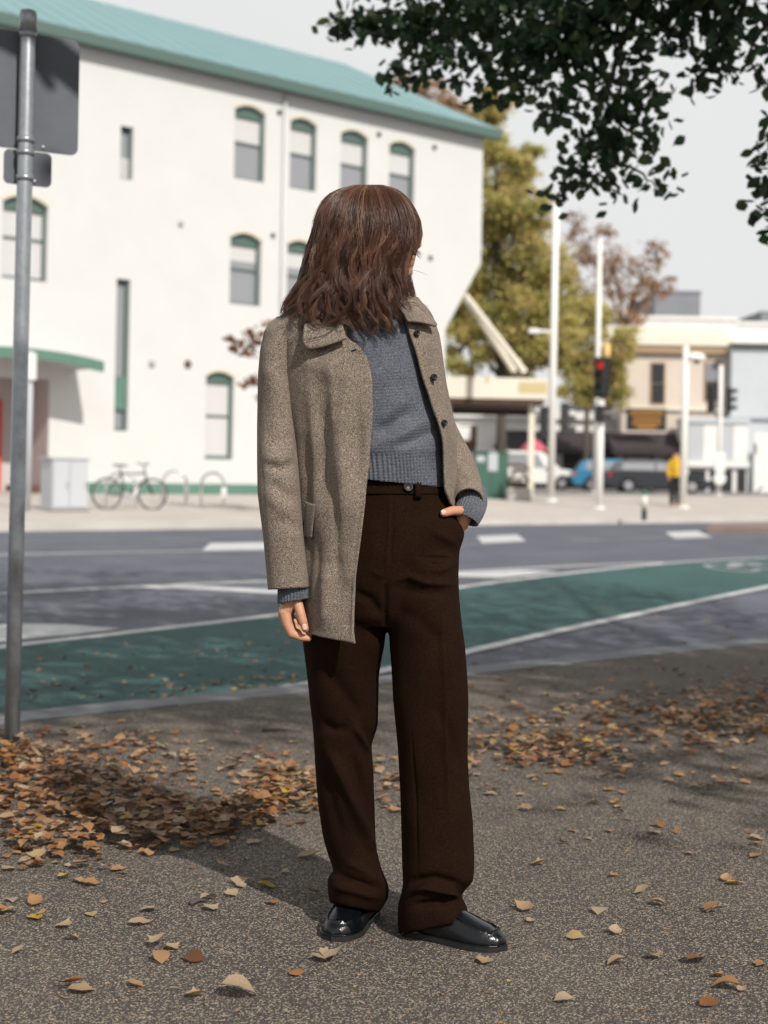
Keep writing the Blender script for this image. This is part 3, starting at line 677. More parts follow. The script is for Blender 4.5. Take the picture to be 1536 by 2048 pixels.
for xa, xb, ya, yb in ((1303, 1328, 727, 806), (1411, 1440, 726, 800)):
    w_ = R('window', xa-3, xb+3, ya-3, yb+3, mat('window_trim', (0.38, 0.27, 0.18), 0.8), -0.06, -0.002)
    R('pane', xa, xb, ya, (ya+yb)/2-1, M['dark_shop'] if xa < 1400 else M['grey_block'], -0.09, -0.065, w_); R('pane', xa, xb, (ya+yb)/2+1, yb, M['dark_shop'], -0.09, -0.065, w_)
R('string_course', 1243, 1463, 816, 821, M['cream_light'], -0.2, -0.002)
R('shopfront', 1246, 1374, 905, 984, M['dark_shop'], -0.05, -0.004)
R('shop_window', 1250, 1300, 915, 968, M['glass'], -0.08, -0.055); R('shop_window', 1306, 1360, 912, 968, M['glass'], -0.08, -0.055)
R('white_frame', 1340, 1372, 905, 915, M['white'], -0.12, -0.09)
sg = R('shop_sign', 1242, 1319, 820, 863, M['black'], -1.9, -1.75)
for ya, yb, xa, xb in ((824, 833, 1248, 1314), (837, 843, 1254, 1309), (846, 852, 1252, 1310), (854, 859, 1262, 1300)):     # illegible gold lines
    n_ = 14
    for i in range(n_):
        x = xa+(xb-xa)*(i+0.5)/n_; R('letter_stroke', x-1.5, x+1.3, ya, yb, M['gold'], -1.925, -1.902, sg)
q = MB(); xL_, xR_ = at(1212, 880, SY)[0]-b[0], at(1366, 880, SY)[0]-b[0]; zt2, zb2 = at(1290, 866, SY)[2]-b[2], at(1290, 898, SY-2.2)[2]-b[2]
q.add([(xL_, 0, zt2), (xR_, 0, zt2), (xR_, -2.4, zb2), (xL_, -2.4, zb2), (xR_, -2.4, zb2-0.3), (xL_, -2.4, zb2-0.3), (xL_, 0, zb2), (xR_, 0, zb2)], [(0, 1, 2, 3), (3, 2, 4, 5), (0, 3, 5, 6), (1, 7, 4, 2)])
q.build('awning', M['awning'], t_)
q = MB(); q.box(a0-1, a1, 2, 9, zt, zt+1.2); q.build('upper_block', M['cream_light'], t_)
t_, b, R, a0, a1, zt = facade('shop_building', 'low white shop with a wide black awning behind the parked cars', 905, 1244, 836, 82.0, 9, M['white'])
R('parapet', 903, 1246, 822, 838, M['white'], -0.3, 0.3)
R('shop_window', 930, 985, 912, 980, M['glass'], -0.05, -0.004); R('shop_window', 1000, 1110, 905, 980, M['dark_shop'], -0.05, -0.004); R('shop_window', 1125, 1238, 905, 980, M['dark_shop'], -0.05, -0.004)
R('doorway', 920, 953, 850, 905, M['brown'], -0.05, -0.004); R('notice', 916, 940, 853, 880, M['white'], -0.4, -0.3)
q = MB(); xL_, xR_ = at(1012, 880, 82)[0]-b[0], at(1240, 880, 82)[0]-b[0]; zt2, zb2 = at(1110, 862, 82)[2]-b[2], at(1110, 897, 79.8)[2]-b[2]
q.add([(xL_, 0, zt2), (xR_, 0, zt2), (xR_, -2.2, zb2), (xL_-0.75, -2.2, zb2), (xR_, -2.2, zb2-0.3), (xL_-0.75, -2.2, zb2-0.3), (xL_-0.75, 0, zb2), (xR_, 0, zb2)], [(0, 1, 2, 3), (3, 2, 4, 5), (0, 3, 5, 6), (1, 7, 4, 2)])
q.build('awning', M['awning'], t_)
t_, b, R, a0, a1, zt = facade('shop_building', 'pale blue-grey shop with dark roof edge, white panels and arrow sign', 1462, 1760, 694, SY-1, 10, M['pale_blue'])
R('roof_edge', 1458, 1762, 690, 695, M['black'], -0.3, 0.2)
R('string_course', 1465, 1760, 838, 844, M['grey_block'], -0.1, -0.003)
pn = R('side_panel', 1497, 1545, 866, 1004, M['white'], -1.2, -1.1)
q = MB(); z0, z1 = at(1515, 995, SY-2)[2]-b[2], at(1515, 972, SY-2)[2]-b[2]; x0, x1 = at(1500, 985, SY-2)[0]-b[0], at(1524, 985, SY-2)[0]-b[0]
q.add([(x0, -1.22, z0), (x0+0.30, -1.22, z0+0.06), (x0+0.20, -1.22, z0+0.13), (x1, -1.22, z1-0.06), (x1-0.06, -1.22, z1), (x0+0.14, -1.22, z0+0.20), (x0+0.06, -1.22, z0+0.30)], [(0, 1, 2, 3, 4, 5, 6)]); q.build('arrow', M['black'], pn)
R('bracket', 1497, 1501, 888, 908, M['black'], -1.25, -1.2)
t_, b, R, a0, a1, zt = facade('kiosk', 'single-storey shop clad in white panels above a dark glazed front', 1374, 1497, 838, SY-3, 2.5, M['white'])
R('roof_edge', 1372, 1499, 836, 846, M['pale_blue'], -0.15, 2.5)
for i in range(4):
    R('wall_panel', 1376+i*30, 1404+i*30, 850, 920, M['cab_grey'] if i % 2 == 0 else M['white'], -0.05, -0.003)
R('lintel', 1374, 1497, 922, 934, M['white'], -0.2, -0.003)
for xa, xb in ((1378, 1411), (1419, 1432), (1442, 1464), (1474, 1491)): R('shop_window', xa, xb, 939, 996, M['dark_shop'], -0.06, -0.004)
t_, b, R, a0, a1, zt = facade('shop_building', 'cream terrace of shops continuing beyond the pale blue shop', 1762, 2700, 715, SY, 10, M['cream'])
R('cornice', 1762, 2700, 722, 729, M['cream_light'], -0.3, -0.001)
for i in range(8):
    x = 1800+i*112; w_ = R('window', x-3, x+33, 757, 823, M['cream_light'], -0.06, -0.002); R('pane', x, x+30, 760, 820, M['glass'], -0.09, -0.065, w_)
    R('shop_window', x-25, x+65, 885, 985, M['dark_shop'], -0.05, -0.004)
R('awning', 1765, 2690, 862, 880, M['awning'], -1.8, -0.004)
for px0, px1, py0, Y, lab, m_ in ((1306, 1397, 586, 150, 'plain grey office block rising over the cream shop', 'grey_block'), (1190, 1292, 640, 130, 'dark grey block half hidden by autumn branches', 'grey_block'),
                                  (1497, 1506, 632, 420, 'small distant blue-grey tower', 'grey_block'), (1519, 1548, 624, 400, 'distant blue-grey tower block with window bands', 'grey_block'),
                                  (1258, 1470, 640, 95, 'long white upper storey set back behind the cream shop', 'white'), (1455, 1700, 652, 98, 'white roof block behind the pale blue shop', 'white')):
    t_, b, R, a0, a1, zt = facade('office_block', lab, px0, px1, py0, Y, 14, M[m_])
    q = MB(); q.box(a0-0.1, a1+0.1, -0.1, 14.1, zt, zt+0.25); q.build('roof', M[m_], t_)
    for k in range(5):
        q = MB(); zz = 2.0+k*(zt-3)/5; q.box(a0+0.4, a1-0.4, -0.06, -0.004, zz, zz+0.10); q.build('cladding_joint', M[m_], t_)

# ------------------------------------------------------------------ parked cars
def car(name, label, px_c, Y, flip, body_m, prof='hatch', length=4.3, height=1.48):
    b = base(px_c, Y, 985); b[2] = FPZ1
    t = thing(name, label, 'car', b, math.pi if flip else 0.0, 'cars parked along the side street')
    L, H = length/2, height; Wd = 0.88
    if prof == 'hatch': side = [(-L, 0.30), (-L-0.02, 0.62), (-L+0.06, 0.92), (-L+0.30, 0.97), (-0.3, 0.96), (0.75, 0.94), (1.5, 0.84), (L-0.08, 0.66), (L, 0.42), (L-0.08, 0.26)]; cab = [(-L+0.16, 0.95), (-L+0.50, H-0.10), (-L+0.95, H), (0.05, H), (0.42, H-0.07), (1.08, 0.92)]
    else: side = [(-L, 0.35), (-L, 0.70), (-L+0.03, 1.02), (-L+0.3, 1.05), (0, 1.05), (0.9, 1.05), (1.75, 0.98), (L-0.06, 0.86), (L, 0.5), (L-0.1, 0.3)]; cab = [(-L+0.06, 1.04), (-L+0.16, H-0.06), (-L+0.5, H), (0.35, H), (0.62, H-0.1), (1.35, 1.03)]
    def shell(prof_, w0, w1, zlo, zhi):
        rings = []
        for yy, k in ((-1, 0.94), (-0.96, 1.0), (0.96, 1.0), (1, 0.94)):
            r = []
            for x, z in prof_:
                tt = 0 if zhi == zlo else min(1, max(0, (z-zlo)/(zhi-zlo))); w_ = w0+(w1-w0)*tt
                zc = (zlo+zhi)/2; r.append((x*(k*0.03+0.97), yy*w_, zc+(z-zc)*(0.02*k+0.98)))
            rings.append(r)
        return rings
    q = MB(); q.rings(shell(side, Wd, Wd*0.96, 0.3, 1.0)); body = q.build('body', body_m, t)
    q = MB(); q.rings(shell(cab, Wd*0.95, Wd*0.74, 0.9, H)); q.build('roof', body_m, t)
    zb, zr = cab[0][1]+0.05, H-0.13
    for sgn in (-1, 1):     # side windows and door lines
        for xa, xb in ((-L+0.55, -0.22), (-0.14, 0.62)):
            yl, yh = sgn*(Wd*0.955), sgn*(Wd*0.79)
            xa2, xb2 = xa+(0.1 if xa < -1 else 0.02), xb-(0.34 if xb > 0.5 else 0.02)
            q = MB(); v = [(xa, yl, zb), (xb, yl, zb), (xb2, yh, zr), (xa2, yh, zr)]; q.add(v+[(p[0], p[1]-sgn*0.02, p[2]) for p in v], [(0,1,2,3),(7,6,5,4),(0,4,5,1),(1,5,6,2),(2,6,7,3),(3,7,4,0)]); q.build('side_window', M['glass'], t)
        q = MB(); q.box(0.66, 0.86, sgn*Wd-0.02+sgn*0.10, sgn*Wd+0.02+sgn*0.10, zb-0.02, zb+0.14, 0.012); q.build('mirror', body_m, t)
        for xx in (-L+0.86, L-0.82):
            q = MB(); q.tube([(xx, sgn*(Wd-0.2), 0.31), (xx, sgn*(Wd+0.015), 0.31)], 0.32, 18); wh = q.build('wheel', M['rubber'], t)
            q = MB(); q.tube([(xx, sgn*(Wd-0.05), 0.31), (xx, sgn*(Wd+0.025), 0.31)], [0.2, 0.2], 14); q.build('rim', M['alloy'], wh)
            q = MB(); q.tube([(xx+0.38*math.cos(a), sgn*(Wd+0.006), 0.31+0.38*math.sin(a)) for a in np.linspace(-0.2, math.pi+0.2, 12)], 0.035, 6); q.build('wheel_arch', M['rubber'], t)
        q = MB(); q.box(L-0.22, L+0.005, sgn*0.80-0.1, sgn*0.80+0.06, 0.58, 0.74, 0.02); q.build('headlight', M['lamp_glass'], t)
        q = MB(); q.box(-L-0.03, -L+0.12, sgn*0.80-0.08, sgn*0.80+0.06, 0.68, 0.90, 0.02); q.build('tail_light', M['tail_lamp'], t)
    (xw0, zw0), (xw1, zw1) = cab[-1], cab[-2]; q = MB(); q.add([(xw0+0.02, -Wd*0.84, zw0+0.05), (xw0+0.02, Wd*0.84, zw0+0.05), (xw1+0.03, Wd*0.70, zw1), (xw1+0.03, -Wd*0.70, zw1)], [(0, 1, 2, 3)]); q.build('windscreen', M['glass'], t)
    q = MB(); q.box(L-0.05, L+0.012, -0.5, 0.5, 0.40, 0.56, 0.01); q.build('grille', M['black'], t)
    q = MB(); q.box(-L+0.1, L-0.15, -Wd+0.02, Wd-0.02, 0.18, 0.34); q.build('sill', M['rubber'], t)
    return t
car('parked_car', 'dark grey hatchback with sky-lit windscreen, parked before the black awning', 1312, 66, False, M['car_dark'], 'hatch', 4.55, 1.46)
car('parked_car', 'bright blue hatchback parked between the white van and dark car', 1236, 69.5, False, M['car_blue'], 'hatch', 4.5, 1.52)
car('parked_van', 'white van parked behind the bright blue hatchback', 1060, 71, False, M['car_white'], 'van', 4.6, 1.86)
# pink parasol outside the shop
b = base(1066, 74, 985); b[2] = FPZ1
t_ = thing('parasol', 'faded pink parasol standing in front of the low white shop', 'umbrella', b)
q = MB(); zt = at(1066, 878, 74)[2]-b[2]; q.tube([(0, 0, 0), (0, 0, zt)], 0.03, 6); q.build('pole', M['pole_white'], t_)
q = MB(); rr = 27*74/FPX; q.rings([[(r*math.cos(a), r*math.sin(a), zt+h) for a in np.linspace(0, 2*math.pi, 9)[:-1]] for r, h in ((0.05, 0.02), (rr*0.6, -0.22), (rr, -0.5), (rr, -0.62))], cap=False); q.build('canopy', M['pink'], t_)
# ------------------------------------------------------------------ foliage
def leaf_mat(name, cols, transl=0.35, rough=0.55, vein=False):
    m = bpy.data.materials.new(name); m.use_nodes = True
    n, l, b = nodes_of(m)
    at_ = n.new('ShaderNodeAttribute'); at_.attribute_name = 'tint'
    rp = n.new('ShaderNodeValToRGB'); e = rp.color_ramp.elements
    e[0].position = 0; e[0].color = (*cols[0], 1); e[1].position = 1; e[1].color = (*cols[-1], 1)
    for i, c in enumerate(cols[1:-1]): q = e.new((i+1)/(len(cols)-1)); q.color = (*c, 1)
    tc = n.new('ShaderNodeTexCoord'); nz = n.new('ShaderNodeTexNoise'); nz.inputs['Scale'].default_value = 45 if vein else 3
    mx = n.new('ShaderNodeMixRGB'); mx.blend_type = 'MULTIPLY'; mx.inputs[0].default_value = 0.45
    r2 = n.new('ShaderNodeValToRGB'); r2.color_ramp.elements[0].color = (0.35, 0.35, 0.35, 1); r2.color_ramp.elements[0].position = 0.35; r2.color_ramp.elements[1].position = 0.65; r2.color_ramp.elements[1].color = (1.1, 1.1, 1.1, 1)
    l.new(at_.outputs['Fac'], rp.inputs[0]); l.new(tc.outputs['Object'], nz.inputs['Vector']); l.new(nz.outputs['Fac'], r2.inputs[0])
    l.new(rp.outputs[0], mx.inputs[1]); l.new(r2.outputs[0], mx.inputs[2]); l.new(mx.outputs[0], b.inputs['Base Color'])
    b.inputs['Roughness'].default_value = rough; b.inputs['Specular IOR Level'].default_value = 0.3
    tr = n.new('ShaderNodeBsdfTranslucent'); ms = n.new('ShaderNodeMixShader'); ms.inputs[0].default_value = transl
    out = n['Material Output']; l.new(mx.outputs[0], tr.inputs['Color']); l.new(b.outputs[0], ms.inputs[1]); l.new(tr.outputs[0], ms.inputs[2]); l.new(ms.outputs[0], out.inputs['Surface'])
    return m
def fast_mesh(name, V, Fq, tint, m_, parent=None, smooth=False):
    me = bpy.data.meshes.new(name)
    V = np.asarray(V, np.float32).reshape(-1, 3); Fq = np.asarray(Fq, np.int32); k = Fq.shape[1]
    me.vertices.add(len(V)); me.vertices.foreach_set('co', V.ravel())
    me.loops.add(Fq.size); me.loops.foreach_set('vertex_index', Fq.ravel())
    me.polygons.add(len(Fq)); me.polygons.foreach_set('loop_start', np.arange(0, Fq.size, k, dtype=np.int32)); me.polygons.foreach_set('loop_total', np.full(len(Fq), k, np.int32))
    me.update(calc_edges=True)
    if smooth: me.polygons.foreach_set('use_smooth', np.ones(len(Fq), bool))
    if tint is not None:
        a = me.attributes.new('tint', 'FLOAT', 'POINT'); a.data.foreach_set('value', np.asarray(tint, np.float32))
    me.materials.append(m_)
    o = bpy.data.objects.new(name, me); COL.objects.link(o)
    if parent is not None: o.parent = parent
    return o
def rand_frames(n, up=0.0, rng=RNG):
    a = rng.normal(size=(n, 3)); a /= np.linalg.norm(a, axis=1)[:, None]
    nrm = rng.normal(size=(n, 3))+np.array([0, 0, up]); nrm -= a*np.sum(a*nrm, 1)[:, None]; nrm /= np.linalg.norm(nrm, axis=1)[:, None]
    return a, np.cross(nrm, a), nrm
def scatter(T, TF, C, size, frames, tint):
    a, b, c = frames; k = len(T)
    V = C[:, None, :]+size[:, None, None]*(T[None, :, 0, None]*a[:, None]+T[None, :, 1, None]*b[:, None]+T[None, :, 2, None]*c[:, None])
    Fq = (np.asarray(TF)[None]+(np.arange(len(C))*k)[:, None, None]).reshape(-1, np.asarray(TF).shape[1])
    return V.reshape(-1, 3), Fq, np.repeat(tint, k)
# leaf templates (unit length), folded along the midrib
def leaf_template(widths, fold=0.18, curl=0.15, tip=0.0, seed=0):
    r = np.random.default_rng(seed); k = len(widths); V = []; F = []
    for i, w_ in enumerate(widths):
        t = i/(k-1); x = t-0.5; zc = curl*(x*x*4-0.5)*0.5
        V += [(x, -w_*(1+r.uniform(-.12, .12)), zc+fold*w_+r.uniform(-.03, .03)), (x+0.02, 0, zc), (x, w_*(1+r.uniform(-.12, .12)), zc+fold*w_+r.uniform(-.03, .03))]
    for i in range(k-1):
        a = i*3; F += [(a, a+1, a+4, a+3), (a+1, a+2, a+5, a+4)]
    return np.array(V), F
T_GREEN, F_GREEN = leaf_template([0.02, 0.26, 0.36, 0.27, 0.02], 0.35, 0.25, seed=1)
T_QUAD = np.array([(-0.5, 0, 0), (0, -0.32, 0.08), (0.5, 0, 0), (0, 0.32, 0.08)]); F_QUAD = [(0, 1, 2, 3)]
M['leaf_green'] = leaf_mat('green_leaf', [(0.034, 0.066, 0.040), (0.052, 0.098, 0.052), (0.078, 0.128, 0.058), (0.115, 0.155, 0.06)], 0.5, 0.34)
M['leaf_yellow'] = leaf_mat('yellow_green_foliage', [(0.16, 0.175, 0.06), (0.36, 0.37, 0.12), (0.54, 0.49, 0.16), (0.62, 0.52, 0.2), (0.62, 0.42, 0.21)], 0.45)
M['leaf_rust'] = leaf_mat('rust_foliage', [(0.18, 0.07, 0.035), (0.30, 0.13, 0.06), (0.38, 0.20, 0.10), (0.40, 0.27, 0.09)], 0.4)
M['bark'] = mat('bark', (0.10, 0.08, 0.065), 0.9, var=(0.05, 0.042, 0.036), vscale=9, bump=0.01, bscale=22)

# --- the overhanging street tree
tr = thing('street_tree', 'green-leaved tree with drooping branches overhanging the footpath', 'tree', (4.7, 4.3, 0))
TP = np.array([4.7, 4.3, 0.0])
q = MB(); q.tube([(0, 0, -0.1), (0.02, 0.03, 0.25), (0.05, 0.05, 1.4), (-0.05, 0.1, 2.6), (-0.15, 0.15, 3.6)], [0.30, 0.22, 0.19, 0.17, 0.15], 14); q.build('trunk', M['bark'], tr, True)
branches = [
 [(1420,-230,6.9),(1250,-120,7.6),(1050,-20,8.0),(900,36,8.2),(780,52,8.3),(655,48,8.3)],
 [(1250,-120,7.6),(1100,-40,7.8),(980,60,7.9),(900,125,8.0),(830,135,8.0),(778,158,8.0)],
 [(1250,-120,7.6),(1150,-30,7.7),(1060,80,7.7),(985,165,7.8),(945,200,7.8)],
 [(1420,-230,6.9),(1260,-40,7.4),(1180,70,7.5),(1130,170,7.6),(1098,245,7.6)],
 [(1420,-230,6.9),(1300,-40,7.3),(1245,80,7.4),(1212,180,7.4),(1178,285,7.4),(1135,365,7.4),(1110,392,7.4)],
 [(1245,80,7.4),(1240,230,7.5),(1228,320,7.5),(1205,380,7.5)],
 [(1240,150,7.4),(1275,200,7.4),(1312,192,7.4)], [(1230,240,7.5),(1275,268,7.5),(1318,276,7.5)], [(1232,320,7.5),(1280,345,7.5),(1312,378,7.5)],
 [(1500,-200,6.8),(1400,-20,7.3),(1350,55,7.4),(1290,100,7.4)], [(1500,-200,6.8),(1450,0,7.2),(1440,95,7.2),(1395,172,7.2)],
 [(1650,-150,6.5),(1540,30,7.0),(1500,110,7.0),(1532,180,7.0)], [(1680,150,6.6),(1600,240,6.8),(1518,312,6.9)], [(1700,220,6.6),(1610,330,6.8),(1508,388,6.9)], [(1720,300,6.6),(1620,410,6.8),(1530,456,6.9)],
 [(1100,-60,7.8),(1000,10,7.9),(880,90,8.0)], [(1180,-60,7.6),(1120,40,7.6),(1060,140,7.6),(1030,185,7.6)], [(1300,-60,7.3),(1190,20,7.4),(1150,110,7.4)],
 [(1450,-60,7.2),(1380,0,7.3),(1300,40,7.3)], [(1500,-60,7.1),(1480,40,7.1),(1420,110,7.1)], [(900,36,8.2),(820,90,8.2),(800,120,8.2)],
 [(1050,-40,7.9),(940,0,8.0),(860,20,8.1),(760,24,8.2),(700,22,8.2)], [(1270,-60,7.3),(1200,-10,7.4),(1100,50,7.5),(1020,90,7.6),(960,130,7.7)], [(1350,-80,7.2),(1280,0,7.3),(1200,40,7.4),(1100,90,7.5)],
]
bm_ = MB(); LC = []
limb0 = np.array([-0.15, 0.15, 3.6])
starts = set()
for bi, br in enumerate(branches):
    P = np.array([W(*p) for p in br])-TP
    d = np.r_[0, np.cumsum(np.linalg.norm(np.diff(P, axis=0), axis=1))]; k = max(8, int(d[-1]/0.08))
    Q = np.array([[np.interp(t, d, P[:, j]) for j in range(3)] for t in np.linspace(0, d[-1], k)])
    Q[1:-1] += np.random.default_rng(bi).normal(size=(k-2, 3))*0.010
    r0 = 0.028 if br[0][0] >= 1400 and br[0][1] < 0 else 0.012
    bm_.tube(Q, list(np.linspace(r0, 0.003, k)), 6)
    key = br[0]
    if key not in starts and br[0][1] < -140:
        starts.add(key); a = P[0]; mid = (limb0+a)/2+np.array([0, 0, 0.5]); bm_.tube([limb0-[0, 0, 0.3], limb0*0.7+mid*0.3, mid, a*0.7+mid*0.3, a], [0.12, 0.09, 0.065, 0.045, 0.03], 8)
    elif key not in starts and br[0][0] > 1640:
        starts.add(key); a = P[0]; bm_.tube([limb0-[0, 0, 0.5], (limb0*0.6+a*0.4)+[0, 0, 0.2], a], [0.07, 0.04, 0.02], 8)
    kk = int(d[-1]*205)
    rg = np.random.default_rng(100+bi)
    for t in rg.uniform(0.0 if br[0][0] > 1640 else 0.12, 1.0, kk):
        c = np.array([np.interp(t*d[-1], d, P[:, j]) for j in range(3)])
        sp = 0.125*(1.15-0.75*t)
        LC.append(c+rg.normal(size=3)*[sp, sp*1.1, sp*0.85]-[0, 0, 0.02])
bm_.build('limbs', M['bark'], tr, True)
LC = np.array(LC); nL = len(LC)
# crown over and behind the footpath (out of frame); shades the kerb side
rg = np.random.default_rng(5); UP = []
while len(UP) < 430:
    c = np.array([rg.uniform(-6.5, 7.0), rg.uniform(-1.2, 9.0), rg.uniform(4.2, 8.2)])
    px, py = PROJ(c)
    if py > -330 and c[1] > 0.5: continue
    tt = (c[1]-3.4)/TO_SUN[1]; h = c-TO_SUN*tt
    if abs(h[0]+0.02) < 1.0 and -0.6 < h[2] < 2.5: continue
    gh = c-TO_SUN*(c[2]/TO_SUN[2])
    if gh[1] < 4.7: continue
    ts = (c[1]-5.75)/TO_SUN[1]; hs_ = c-TO_SUN*ts
    if abs(hs_[0]+1.45) < 0.9 and 1.6 < hs_[2] < 3.6: continue
    UP.append(c)
UC = []
for c in UP:
    k = 62; UC.append(c-TP+rg.normal(size=(k, 3))*[0.34, 0.34, 0.16])
UC = np.concatenate(UC)
lb = MB()
for j in range(12):
    a = UP[j*19]-TP; lb.tube([limb0-[0, 0, 0.2], limb0*0.55+a*0.45+[0, 0, 0.6], a], [0.10, 0.06, 0.02], 7)
lb.build('upper_limbs', M['bark'], tr, True)
fr = rand_frames(nL, 0.9, rg); ti = np.clip(rg.beta(1.6, 2.6, nL), 0, 1); sz = rg.uniform(0.050, 0.088, nL)
# hanging tilt: leaves droop
order = np.argsort([-s for s in sz]); pxs, pys = PROJ(LC+TP); vis = [i for i in order if -10 < pxs[i] < 1546 and 5 < pys[i] < 480][:300]
visset = set(vis); rest = np.array([i for i in range(nL) if i not in visset])
leaf_me = []
for v_ in range(4):
    T_, F_ = leaf_template([0.02, 0.27, 0.36, 0.26, 0.02], 0.25+0.1*v_, 0.2+0.1*v_, seed=20+v_)
    for tv in (0.15, 0.45, 0.8):
        o = fast_mesh('leaf', T_, F_, np.full(len(T_), tv), M['leaf_green']); leaf_me.append(o.data); bpy.data.objects.remove(o)
for i in vis:
    o = bpy.data.objects.new('leaf', leaf_me[i % len(leaf_me)]); COL.objects.link(o); o.parent = tr
    a, b_, c = fr[0][i], fr[1][i], fr[2][i]
    o.matrix_local = Matrix([[a[0]*sz[i], b_[0]*sz[i], c[0]*sz[i], LC[i][0]], [a[1]*sz[i], b_[1]*sz[i], c[1]*sz[i], LC[i][1]], [a[2]*sz[i], b_[2]*sz[i], c[2]*sz[i], LC[i][2]], [0, 0, 0, 1]])
nU = len(UC); fu = rand_frames(nU, 0.9, rg)
C_ = np.concatenate([LC[rest], UC]); S_ = np.concatenate([sz[rest], rg.uniform(0.10, 0.17, nU)]); FR = tuple(np.concatenate([fr[j][rest], fu[j]]) for j in range(3)); TI = np.concatenate([ti[rest], rg.beta(1.6, 2.6, nU)])
V, Fq, tn = scatter(T_GREEN, F_GREEN, C_, S_, FR, TI)
fast_mesh('crown', V, Fq, tn, M['leaf_green'], tr)['kind'] = 'stuff'

# --- trees beyond the road
def far_tree(name, label, px, Y, trunk_r, blobs, m_, leaf, count, seed, bias=0.0, dens=1.0):
    rg = np.random.default_rng(seed)
    b = base(px, Y); b[2] = min(b[2], FPZ1) if b[2] > -0.05 else FPZ1
    t = thing(name, label, 'tree', b)
    C = []; tints = []; q = MB(); k = Y/FPX
    cen = [(W(x, y, Y+dy)-b, r*k) for x, y, r, dy in blobs]
    low = min(c[2]-r for c, r in cen); top = np.mean([c for c, r in cen], 0)
    q.tube([(0, 0, -0.1), (0, 0, low*0.5), (0.02, 0, low+0.4)], [trunk_r*1.3, trunk_r, trunk_r*0.85], 10)
    tot = sum(r**3 for c, r in cen)
    lm = MB()
    for c, r in cen:
        lm.tube([(0.02, 0, low+0.1), (c[0]*0.4, c[1]*0.4, low+(c[2]-low)*0.55), c, c+[rg.normal()*r*0.4, rg.normal()*r*0.4, r*0.7]], [trunk_r*0.6, trunk_r*0.38, trunk_r*0.15, 0.02], 6)
        nclump = max(6, int(16*dens*(r/0.8)**1.2))
        for j in range(nclump):
            d = rg.normal(size=3); d /= np.linalg.norm(d); cc = c+d*r*rg.uniform(0.25, 1.0)**0.6
            kk = max(4, int(count*(r**2)/sum(x[1]**2 for x in cen)/nclump)); rad = r*0.30
            pts = cc+rg.normal(size=(kk, 3))*rad*np.array([0.62, 0.62, 0.42])
            C.append(pts); tints.append(np.clip(rg.normal(0.5+bias+rg.uniform(-0.22, 0.22), 0.13, kk), 0, 1))
            if j % 3 == 0: lm.tube([c, (c+cc)/2+rg.normal(size=3)*0.1, cc], [0.05, 0.03, 0.012], 5)
    C = np.concatenate(C); TI = np.concatenate(tints)
    q.build('trunk', M['bark'], t, True); lm.build('limbs', M['bark'], t)
    V, Fq, tn = scatter(T_QUAD, F_QUAD, C, rg.uniform(0.7, 1.3, len(C))*leaf, rand_frames(len(C), 0.5, rg), TI)
    fast_mesh('crown', V, Fq, tn, m_, t)['kind'] = 'stuff'
    return t
far_tree('autumn_tree', 'tall yellow-green autumn tree behind the corner of the white building', 1000, 62, 0.22,
         [(985, 215, 42, 0), (960, 290, 60, 1), (1040, 330, 48, 0), (985, 400, 70, 0), (1060, 430, 55, -1), (950, 500, 75, 1), (1050, 530, 75, 0), (1110, 560, 50, -1), (960, 620, 75, 1), (1060, 640, 75, -1), (930, 690, 55, 0), (1030, 710, 60, 1), (1110, 680, 55, 0)], M['leaf_yellow'], 0.21, 38000, 31, 0.08)
far_tree('autumn_tree', 'small olive and gold tree behind the lit red signal', 1170, 76, 0.16,
         [(1170, 640, 55, 0), (1140, 715, 50, 1), (1200, 730, 48, 0), (1240, 690, 42, -1), (1160, 780, 45, 0), (1225, 780, 42, 0), (1130, 640, 45, 0)], M['leaf_yellow'], 0.20, 12000, 32, 0.12)
far_tree('autumn_tree', 'sparse rust-tinged tree thinning out before the grey office block', 1240, 88, 0.16,
         [(1170, 500, 40, 0), (1225, 540, 50, 0), (1280, 560, 45, 0), (1310, 510, 30, 0), (1180, 590, 45, 0), (1260, 620, 45, 0), (1325, 570, 28, 0), (1150, 450, 28, 0), (1215, 470, 26, 0)], M['leaf_rust'], 0.22, 3600, 33, 0.1, 0.9)
far_tree('autumn_tree', 'pale rust tree showing above the teal roof hip', 880, 78, 0.2,
         [(850, 195, 42, 0), (905, 240, 50, 0), (930, 300, 50, 0), (800, 165, 26, 0), (890, 330, 50, 0), (960, 220, 30, 0)], M['leaf_rust'], 0.24, 4500, 34, 0.25)
far_tree('young_tree', 'young tree with sparse rust-brown leaves on the pavement by the racks', 640, 31.5, 0.05,
         [(500, 690, 34, 0), (540, 660, 30, 0), (525, 770, 36, 0), (580, 710, 50, 0), (640, 680, 55, 0), (600, 790, 45, 0), (690, 740, 50, 0), (660, 640, 35, 0), (468, 684, 16, 0)], M['leaf_rust'], 0.12, 2000, 35, -0.15, 0.9)

